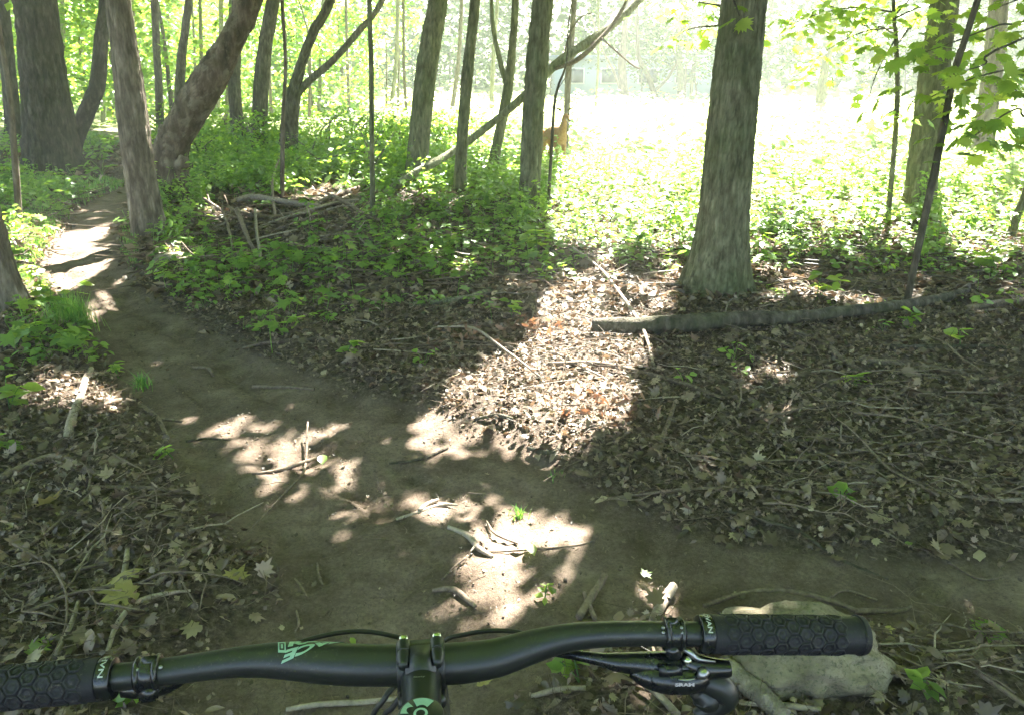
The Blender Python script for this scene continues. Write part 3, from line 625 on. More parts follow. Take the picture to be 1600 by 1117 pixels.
# ------------------------------------------------------------------ low building beyond the meadow
b = np.array([AT(1000, 145, 46)[0], 46., -.3]); root = empty('building', b, 'low blue-grey building seen faintly beyond the meadow left of the thick trunk', 'building')
w0 = 9.5
part('wall', *box(b+[0, 0, .95], (w0, 5, 1.9)), M_WALL, root, b, sm=False); rf = part('roof', *box(b+[0, 0, 2.02], (w0+.6, 5.6, .24), bev=.03), M_ROOF, root, b, sm=False)
for q in range(5):
    x = -3.8+q*1.9; wn = part('window', *box(b+[x, -2.52, 1.15], (1.1, .08, .8)), M_TRIM, root, b, sm=False); part('pane', *box(b+[x, -2.57, 1.15], (.95, .04, .65)), M_PANE, wn, b, sm=False)

# ------------------------------------------------------------------ undergrowth
def plant_tpl(kind, seed):
    global rng; keep = rng; rng = np.random.default_rng(seed); L = []
    if kind == 'low':       # rosette of broad leaves on short stalks
        n = rng.integers(5, 9); a = np.sort(rng.uniform(0, 6.28, n)); r = rng.uniform(.04, .13, n); z = rng.uniform(.05, .14, n)
        P = np.stack([np.cos(a)*r, np.sin(a)*r, z], 1); N = np.stack([np.cos(a)*.35, np.sin(a)*.35, np.ones(n)], 1)+rng.normal(size=(n, 3))*.15
        L.append(batch(*LF_P, P, basis(N, a+rng.normal(size=n)*.4-1.57), rng.uniform(.07, .11, n)))
        for i in range(n): v, f = tube([(0, 0, 0), (P[i][0]*.4, P[i][1]*.4, z[i]*.6), P[i]], [.0025, .002, .0015], 3, 2, cap=False); L.append((v, f, np.full(len(v), .3)))
    elif kind == 'maple':   # seedling: stem with opposite maple leaves
        h = rng.uniform(.12, .28); n = rng.integers(3, 7); a = rng.uniform(0, 6.28, n); r = rng.uniform(.02, .07, n); z = h*rng.uniform(.6, 1, n)
        P = np.stack([np.cos(a)*r, np.sin(a)*r, z], 1); N = np.stack([np.cos(a)*.3, np.sin(a)*.3, np.ones(n)], 1)+rng.normal(size=(n, 3))*.12
        L.append(batch(*MAPLE_FLAT, P, basis(N, a-1.57), rng.uniform(.07, .13, n)))
        v, f = tube([(0, 0, 0), (.01, .01, h*.5), (.0, .01, h)], [.003, .0025, .002], 4, 2, cap=False); L.append((v, f, np.full(len(v), .2)))
    else:                   # tall leafy stems
        for s_ in range(rng.integers(2, 5)):
            h = rng.uniform(.3, .65); ox, oy = rng.normal(size=2)*.06; lx, ly = rng.normal(size=2)*.12; n = rng.integers(9, 16)
            t = rng.uniform(.25, 1, n); a = rng.uniform(0, 6.28, n); P = np.stack([ox+lx*t+np.cos(a)*.02, oy+ly*t+np.sin(a)*.02, h*t], 1)
            N = np.stack([np.cos(a)*.5, np.sin(a)*.5, np.ones(n)], 1)+rng.normal(size=(n, 3))*.2
            L.append(batch(*LF_P, P, basis(N, a-1.57), rng.uniform(.05, .095, n)*(1.2-t*.4)))
            v, f = tube([(ox, oy, 0), (ox+lx*.5, oy+ly*.5, h*.5), (ox+lx, oy+ly, h)], [.003, .0025, .0015], 3, 2, cap=False); L.append((v, f, np.full(len(v), .2)))
    rng = keep; return joinr(L)
TPL = {k: [plant_tpl(k, 100+i*7+j) for i in range(6)] for j, k in enumerate(('low', 'maple', 'tall'))}
def scatter(kind, x, y, sc, mat, name, lift=0, asx=None):
    out = []; z = H(x, y); ty = rng.integers(6, size=len(x))
    for i, (tv, tf, tr) in enumerate(TPL[kind]):
        m = ty == i; k = int(m.sum())
        if not k: continue
        N = rnormal(k, .12); out.append(batch(tv, tf, np.stack([x[m], y[m], z[m]+lift], 1), basis(N, rng.uniform(0, 6.28, k)), sc[m], trnd=tr))
    V, F, r_ = joinr(out); return tag(link(name, mesh_np(name, V, F, mat, r_)), kind='stuff')
def veg(x, y):
    px, py = proj(x, y); t = trail(x, y); p = np.where(py < 620, .012, .004)
    cl = fbm2(x*1.3, y*1.3, 41)
    p = np.where((px > 860) & (py < 500), .25*smooth(480, 420, py)+.02, p); p = np.where((px > 860) & (py < 455), .15+.55*smooth(455, 375, py), p)
    p = np.where((px > 250) & (px <= 900) & (py < 575), .08+.5*smooth(560, 400, py), p); p = np.where((px > 520) & (px <= 900) & (py < 470), .15+.5*smooth(470, 400, py), p)
    p = np.where((px > 330) & (px <= 560) & (py < 400) & (py > 300), .05, p)
    p = np.where((px > 300) & (py < 305), .85, p)
    p = np.where((px > 20) & (px < 240) & (py > 455) & (py < 600), .85*smooth(600, 560, py), p)
    p = np.where((px < 120) & (py > 300) & (py < 460), .5, p); p = np.where((px < 330) & (py < 260), .35, p)
    p = np.where((px < 170) & (py > 270) & (py < 300), .12, p)
    p = np.where((px > 160) & (px < 250) & (py > 320) & (py < 400), .12, p)
    p = p*np.where(p > .3, smooth(.25, .5, cl)*.8+.25, smooth(.45, .6, cl)*1.6+.05)
    return p*smooth(-.02, .12, t)
def pick(n, x0, x1, y0, y1, f=veg):
    x, y = rng.uniform(x0, x1, n), rng.uniform(y0, y1, n); m = rng.random(n) < f(x, y)
    bz = ~((np.abs(x+.1) < .25) & (y < 1.35)); m &= bz; return x[m], y[m]
x, y = pick(10500, -5, 7, 1.2, 9); scatter('low', x, y, rng.uniform(.35, .8, len(x)), M_COVER, 'ground_cover')
x, y = pick(2600, -5, 7, 1.2, 9); scatter('maple', x, y, rng.uniform(.5, 1.1, len(x)), M_COVER, 'maple_seedlings')
tallf = lambda x, y: veg(x, y)*smooth(5.5, 9, y)
x, y = pick(2600, -9, 12, 5.5, 14, tallf); scatter('tall', x, y, rng.uniform(.5, 1.0, len(x)), M_COVER, 'leafy_undergrowth')
x, y = pick(2600, -9, .5, 9, 17); scatter('low', x, y, rng.uniform(.8, 1.6, len(x)), M_COVER, 'ground_cover')
x, y = pick(2200, .5, 16, 8.0, 17); scatter('low', x, y, rng.uniform(.8, 1.5, len(x)), M_FIELD, 'ground_cover')
# meadow: growth with sun glare put into its colour, paler with distance
n = 42000; y = 9.5+30*rng.random(n)**1.2; x = rng.uniform(-.15, 1.25, n)*y; m = (y > 13) | (x > 1.5); x, y = x[m], y[m]
cl = fbm2(x*.45, y*.45, 61); m = rng.random(len(x)) < smooth(.3, .6, cl)*.9+.12; x, y = x[m], y[m]; n = len(x)
p = np.stack([x, y, H(x, y)+rng.random(n)**1.5*(.25+.45*smooth(.45, .65, fbm2(x*.8, y*.8, 71)))], 1)
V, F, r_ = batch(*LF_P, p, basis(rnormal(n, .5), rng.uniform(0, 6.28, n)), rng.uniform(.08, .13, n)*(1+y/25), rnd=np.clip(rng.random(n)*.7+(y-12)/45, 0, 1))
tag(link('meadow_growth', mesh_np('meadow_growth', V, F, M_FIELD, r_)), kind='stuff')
# grass
def grass(x, y, h, name, lean=.35, wd=.004):
    n = len(x); bl = np.array([[-1, 0, 0], [1, 0, 0], [.8, .12, .5], [-.8, .12, .5], [0, .5, 1]], float); bf = [np.array([[0, 1, 2, 3]]), np.array([[3, 2, 4]])]
    B = basis(np.tile([0, 0, 1.], (n, 1)), rng.uniform(0, 6.28, n)); sc = np.stack([wd*rng.uniform(.7, 1.3, n), h*lean*rng.uniform(.3, 2, n), h*rng.uniform(.6, 1.2, n)], 1)
    V, F, r_ = batch(bl, bf, np.stack([x, y, H(x, y)-.005], 1), B, sc); return V, F, r_
def gf(x, y):
    px, py = proj(x, y); t = trail(x, y)
    return np.where((px < 215) & (py < 450) & (py > 285), .9, .02)*smooth(.0, .1, t)
x, y = pick(60000, -7.5, -3, 5, 11, gf); V, F, r_ = grass(x, y, .07, 'g', .6, .005); tag(link('short_grass', mesh_np('short_grass', V, F, M_GRASS, r_)), kind='stuff')
def tuft(px, py, n, rad, h, label):
    c = GH(px, py); o = empty('grass_tuft', c, label, 'grass tuft'); a = rng.uniform(0, 6.28, n); r = rad*np.abs(rng.normal(size=n))*.6
    V, F, r_ = grass(c[0]+np.cos(a)*r, c[1]+np.sin(a)*r, h, 'g', .9, .0025); part('blades', V, F, M_GRASS, o, c, r_, False)['kind'] = 'stuff'
tuft(222, 606, 90, .05, .085, 'small bright grass tuft at the left edge of the trail beside the sunlit stick')
tuft(115, 510, 420, .13, .22, 'tall bushy grass clump left of the trail bend, among leafy plants')
tuft(812, 806, 40, .03, .04, 'tiny grass tuft on the sunlit middle of the trail')
tuft(865, 745, 30, .05, .03, 'tiny sparse grass tuft in the shade at the trail junction')

def foreplant(px, py, n, h, sz, label, kind='P'):
    c = GH(px, py); o = empty('woodland_plant', c, label, 'plant'); ns = max(1, n//7); tb = []
    for s_ in range(ns):
        e = c+[rng.normal()*h*.45, rng.normal()*h*.45, h*rng.uniform(.6, 1.1)]; v, f = tube([c, (c+e)/2+[0, 0, h*.1], e], [.003, .0025, .0015], 5, 3); tb.append((v, f))
        for k in range(n//ns):
            t = rng.uniform(.35, 1); p = c+(e-c)*t; a = rng.uniform(0, 6.28); tv, tf = (MAPLE if kind == 'M' else LF_P)
            V, F, r_ = batch(tv, tf, (p+[math.cos(a)*.01, math.sin(a)*.01, 0])[None], basis(np.array([[math.cos(a)*.4, math.sin(a)*.4, 1.]])+rng.normal(size=(1, 3))*.15, np.array([a-1.57])), np.array([sz*rng.uniform(.7, 1.2)]))
            part('leaf', V, F, M_LEAFN, o, c, r_, False)
    V, F = join(tb); part('stem', V, F, M_GRASS, o, c)
for a in ((85, 480, 34, .22, .09, 'bright leafy plant at the top of the plant clump left of the trail'), (120, 545, 30, .18, .08, 'leafy plant with narrow leaves at the near end of the clump left of the trail'), (60, 540, 14, .16, .09, 'pale-leaved plant at the left side of the clump by the trail'),
          (185, 590, 14, .08, .05, 'small plant with pointed leaves right beside the grass tuft'), (700, 392, 26, .22, .09, 'leafy green plant in the middle of the undergrowth below the centre trunks'), (840, 400, 22, .24, .12, 'tall plant with large bright leaves left of the sun patch'),
          (800, 500, 12, .14, .09, 'bright plant at the upper left of the big sun patch'), (540, 565, 10, .12, .07, 'small plant at the edge of the litter above the trail bend'), (470, 515, 9, .10, .07, 'small seedling in litter right of the trail'), (270, 715, 10, .08, .06, 'small green plant in the shaded litter left of the trail'),
          (1275, 470, 16, .25, .10, 'heart-leaved plant right of the thick trunk'), (1340, 600, 8, .05, .08, 'low pale-green seedling below the right end of the fallen log'), (1315, 785, 9, .06, .07, 'dark-green seedling in shade on the right litter'), (1445, 865, 0, 0, 0, ''), (1500, 545, 8, .16, .09, 'broad-leaved plant at the right edge of the litter'), (1420, 510, 9, .14, .10, 'broad-leaved seedling growing over the fallen log'),
          (905, 1065, 14, .07, .055, 'small green plant on the ground just below the brake hose'), (15, 640, 16, .14, .09, 'dark leafy plant at the left edge of the picture'), (30, 700, 12, .10, .08, 'shaded low plant below the left edge plant'), (850, 945, 12, .05, .035, 'tiny seedling cluster right above the handlebar'), (1430, 1065, 10, .06, .06, 'narrow-leaved plant right of the boulder'), (205, 1085, 9, .06, .05, 'tiny yellow-green plant under the left brake clamp'), (1010, 540, 0, 0, 0, '')):
    if a[2]: foreplant(*a)
foreplant(455, 420, 12, .22, .12, 'young maple seedling with broad leaves in front of the brush pile', 'M')
foreplant(1545, 430, 14, .28, .12, 'broad-leaved maple seedling near the right edge below the stout trunk', 'M')

# ------------------------------------------------------------------ litter
def litf(x, y): return smooth(-.08, .12, trail(x, y))
def litter(n, x0, x1, y0, y1, s0, s1, lift, name, spread=.45, mat=M_DEAD, nt=10):
    x, y = pick(n, x0, x1, y0, y1, litf); k = len(x); ty = rng.integers(nt, size=k); out = []
    z = H(x, y)+lift*rng.random(k)+.004
    for i, (tv, tf) in enumerate(DEAD):
        m = ty == i; q = int(m.sum())
        if not q: continue
        sc = rng.uniform(s0, s1, q); out.append(batch(tv, tf, np.stack([x[m], y[m], z[m]], 1), basis(rnormal(q, spread), rng.uniform(0, 6.28, q)), np.stack([sc, sc, sc*rng.uniform(.5, 1.4, q)], 1), rnd=rng.random(q)**1.1))
    V, F, r_ = joinr(out); tag(link(name, mesh_np(name, V, F, mat, r_)), kind='stuff')
litter(17000, -4, 4.5, 1.0, 5.2, .024, .062, .028, 'leaf_litter', .5)
litter(3200, -4, 4.5, 1.0, 5.2, .045, .092, .045, 'leaf_litter', .55, nt=5)
litter(16000, -6, 7, 5.2, 9.5, .05, .11, .03, 'leaf_litter', .5)
litter(7000, -10, 9, 9.5, 15, .08, .16, .03, 'leaf_litter', .5)
litter(48000, -4, 4.5, 1.0, 5.2, .010, .032, .045, 'leaf_fragments', 1.0)
litter(14000, -5, 6, 5.2, 8.5, .02, .05, .045, 'leaf_fragments', 1.0)
# few fragments, crumbs and pebbles on the trail
x, y = pick(9000, -4, 4.5, 1.0, 8, lambda x, y: (1-smooth(-.2, .05, trail(x, y))*.3)*smooth(.35, .65, fbm2(x*3, y*3, 91))); k = len(x)
V, F, r_ = batch(*DEAD[1], np.stack([x, y, H(x, y)+.004], 1), basis(rnormal(k, .3), rng.uniform(0, 6.28, k)), rng.uniform(.008, .028, k), rnd=rng.random(k)); tag(link('leaf_fragments', mesh_np('leaf_fragments', V, F, M_DEAD, r_)), kind='stuff')
x, y = pick(60000, -3, 4.2, 1.0, 5, lambda x, y: (1-smooth(-.05, .15, trail(x, y)))*smooth(.3, .6, fbm2(x*5, y*5, 95))); k = len(x)
V, F, r_ = batch(np.array([[-.4, 0, 0], [.4, .1, .1], [.3, .9, 0], [-.2, 1, .15]]), [np.array([[0, 1, 2], [0, 2, 3]])], np.stack([x, y, H(x, y)+.006], 1), basis(rnormal(k, .35), rng.uniform(0, 6.28, k)), np.stack([rng.uniform(.0015, .006, k), rng.uniform(.004, .016, k), np.full(k, .004)], 1), rnd=rng.random(k)**1.6*.8); tag(link('leaf_fragments', mesh_np('leaf_fragments', V, F, M_DEAD, r_)), kind='stuff')
bm = bmesh.new(); bmesh.ops.create_icosphere(bm, subdivisions=1, radius=1); PV, PF = bm_np(bm)
x, y = pick(26000, -4, 4.2, 1.0, 7, lambda x, y: 1-smooth(-.05, .15, trail(x, y))); k = len(x); s_ = .0014+.0065*rng.random(k)**6
V, F, r_ = batch(PV, PF, np.stack([x, y, H(x, y)+s_*.2], 1), basis(rnormal(k, .8), rng.uniform(0, 6.28, k)), np.stack([s_*1.2, s_, s_*.5], 1)); tag(link('soil_crumbs', mesh_np('soil_crumbs', V, F, M_DEAD, r_*.6)), kind='stuff')
# twiglets and stems as mass
TW4 = tube([(0, 0, 0), (.06, .33, .02), (.05, .66, .0), (-.02, 1, .03)], [.012, .011, .009, .005], 4, 1, cap=False)
def twiglets(n, x0, x1, y0, y1, s0, s1, thick, f=litf, name='twig_litter', mat=M_DEAD):
    x, y = pick(n, x0, x1, y0, y1, f); k = len(x); N = rnormal(k, .12); sc = rng.uniform(s0, s1, k)*rng.uniform(.5, 1, k)
    V, F, r_ = batch(TW4[0], TW4[1], np.stack([x, y, H(x, y)+.016+.04*rng.random(k)], 1), basis(N, rng.uniform(0, 6.28, k)), np.stack([sc*0+thick, sc, sc*0+thick], 1), rnd=.05+.65*rng.random(k)**1.3); tag(link(name, mesh_np(name, V, F, mat, r_)), kind='stuff')
twiglets(19000, -4, 4.5, 1.0, 5.5, .03, .14, .075); twiglets(2600, -4, 4.5, 1.0, 6, .12, .38, .13); twiglets(2600, -6, 7, 5.5, 10, .25, .7, .45); twiglets(420, -3, 3, 1, 6, .03, .12, .12, lambda x, y: 1-litf(x, y))
# rust coloured dead leafy sprays in the sun patch
for px, py, lb in ((715, 545, 'clump of curled rust-brown dead leaves at the left tip of the sun patch'), (835, 530, 'rusty dead leaf spray at the top of the sun patch'), (935, 655, 'small heap of curled rust-brown leaves at the lower right of the sun patch')):
    c = GH(px, py); o = empty('dead_leaf_spray', c, lb, 'dead leaves'); n = 46; p = c+rng.normal(size=(n, 3))*np.array([.10, .08, .035])+[0, 0, .07]
    for k in range(n):
        V, F, r_ = batch(*DEAD[k % 5], p[k:k+1], basis(dirs(1), rng.uniform(0, 6, 1)), np.array([[.028, .075, .07]])*rng.uniform(.7, 1.2)); part('leaf', V, F, M_RUST, o, c, r_, False)
# single leaves that stand out
def leafon(px, py, size, mat, label, tpl=MAPLE, rot=0, tilt=.15, rv=.5, lift=.02, cat='leaf'):
    c = GH(px, py)+np.array([0, 0, lift]); V, F, r_ = batch(*tpl, np.array([[0, -size*.25*0, 0.]]), basis(np.array([[rng.normal()*tilt, rng.normal()*tilt-.1, 1]]), np.array([R(rot)])), np.array([size]), rnd=np.array([rv]))
    o = link('fallen_leaf', mesh_np('fallen_leaf', V, F, mat, r_), None, c); tag(o, label, cat)
for a in ((1560, 985, .115, M_LEAFN, 'large bluish-green lobed leaf lying at the right edge', MAPLE, 205, .1, .2), (45, 1030, .085, M_LEAFN, 'bright green leaf just above the left grip', MAPLE, 60, .1, .9), (505, 716, .07, M_LEAFN, 'green leaf lying at the end of a curved twig on the trail', LF_P, -80, .1, .4), (824, 855, .07, M_LEAFN, 'pale green leaf in the sun beside a long thin twig', LF_P, -70, .1, .8),
          (1385, 985, .035, M_TAN, 'small yellow leaf at the right edge of the boulder', MAPLE_FLAT, -90, .1, 1), (548, 1004, .03, M_LEAFN, 'small round green leaf above the handlebar left of the stem', LF_P, -50, .1, .9), (1412, 858, .035, M_LEAFN, 'small green leaf on the right litter above the side path', LF_P, 20, .1, .7), (1002, 905, .05, M_LEAFN, 'bright green leaf in the sun fleck above the brake clamp', MAPLE_FLAT, 30, .2, .9),
          (200, 897, .15, M_TAN, 'large tan curled lobed leaf in the left litter', DEAD[0], -70, .3, .8), (215, 945, .15, M_TAN, 'large tan lobed leaf standing half upright above the left grip', DEAD[2], 20, .5, .5), (362, 915, .10, M_TAN, 'flat tan lobed leaf at the edge of the trail', DEAD[3], 80, .1, .6), (60, 800, .13, M_TAN, 'tan lobed leaf with a green one on it at the far left', DEAD[3], 40, .3, .3), (745, 1080, .06, M_TAN, 'small tan leaf right of the stem', DEAD[1], 0, .3, .5), (280, 770, .04, M_TAN, 'small pale leaf flake in the left litter', DEAD[3], 0, .1, 1),
          (390, 970, .06, M_DEAD, 'grey-brown dead leaf at the trail edge above the handlebar', DEAD[0], 10, .2, .8), (1240, 690, .09, M_DEAD, 'pale brown broad leaf on the right litter', DEAD[3], 120, .15, .95), (1370, 825, .10, M_DEAD, 'pale grey-green dead leaf at the right', DEAD[3], 60, .1, .98), (555, 1010, .0, None, '')):
    if a[2]: leafon(*a)

# ------------------------------------------------------------------ branches and sticks
def stick(pts, label, mat=M_STICK, name='fallen_branch', cat='branch', group=None, n=8, lift=0, forks=(), wig=.006, raw=False, ridge=0, end_lift=0):
    """pts = [(px, py, width px), ...] along the ground"""
    P = []; m = len(pts)
    for i, q in enumerate(pts):
        p = q[:3] if raw else GH(q[0], q[1], lift)
        wd = q[3] if raw else q[2]; r = wd/2/FOC*depth(np.array(p)) if not raw else wd
        p = np.array(p, float); p[2] += r*.55 + (.018 if float(trail(np.array([p[0]]), np.array([p[1]]))[0]) > .06 else 0) + (q[3] if (not raw and len(q) > 3) else 0)
        P.append((p, r))
    b = P[0][0].copy(); o = empty(name, b, label, cat, group)
    V, F = tube([p for p, _ in P], [r for _, r in P], n, 6, ridge, 30, .12, 14, random.randrange(99)); V = V+ (np.stack([noise3(V[:, 0]*6, V[:, 1]*6, V[:, 2]*6, k) for k in (1, 2, 3)], 1)-.5)*wig*2
    if forks:
        part('stem', V, F, mat, o, b)
        for fk in forks:
            Q_ = [GH(q[0], q[1], lift)+np.array([0, 0, (q[3] if len(q) > 3 else 0)+.008]) for q in fk]; rr = [q[2]/2/FOC*depth(p) for q, p in zip(fk, Q_)]
            v, f = tube(Q_, rr, 6, 5, 0, 1, .1, 14); part('twig', v, f, mat, o, b)
    else: part('stem', V, F, mat, o, b)
    return o
stick([(925, 519, 22), (985, 521, 27), (1060, 518, 28), (1150, 511, 26), (1250, 505, 21), (1340, 494, 19), (1420, 484, 17), (1480, 470, 14), (1512, 460, 9)], 'long thick curved log lying across the right half in front of the thick trunk', M_BARKD, 'fallen_log', 'log', n=32, ridge=.003, lift=.02)
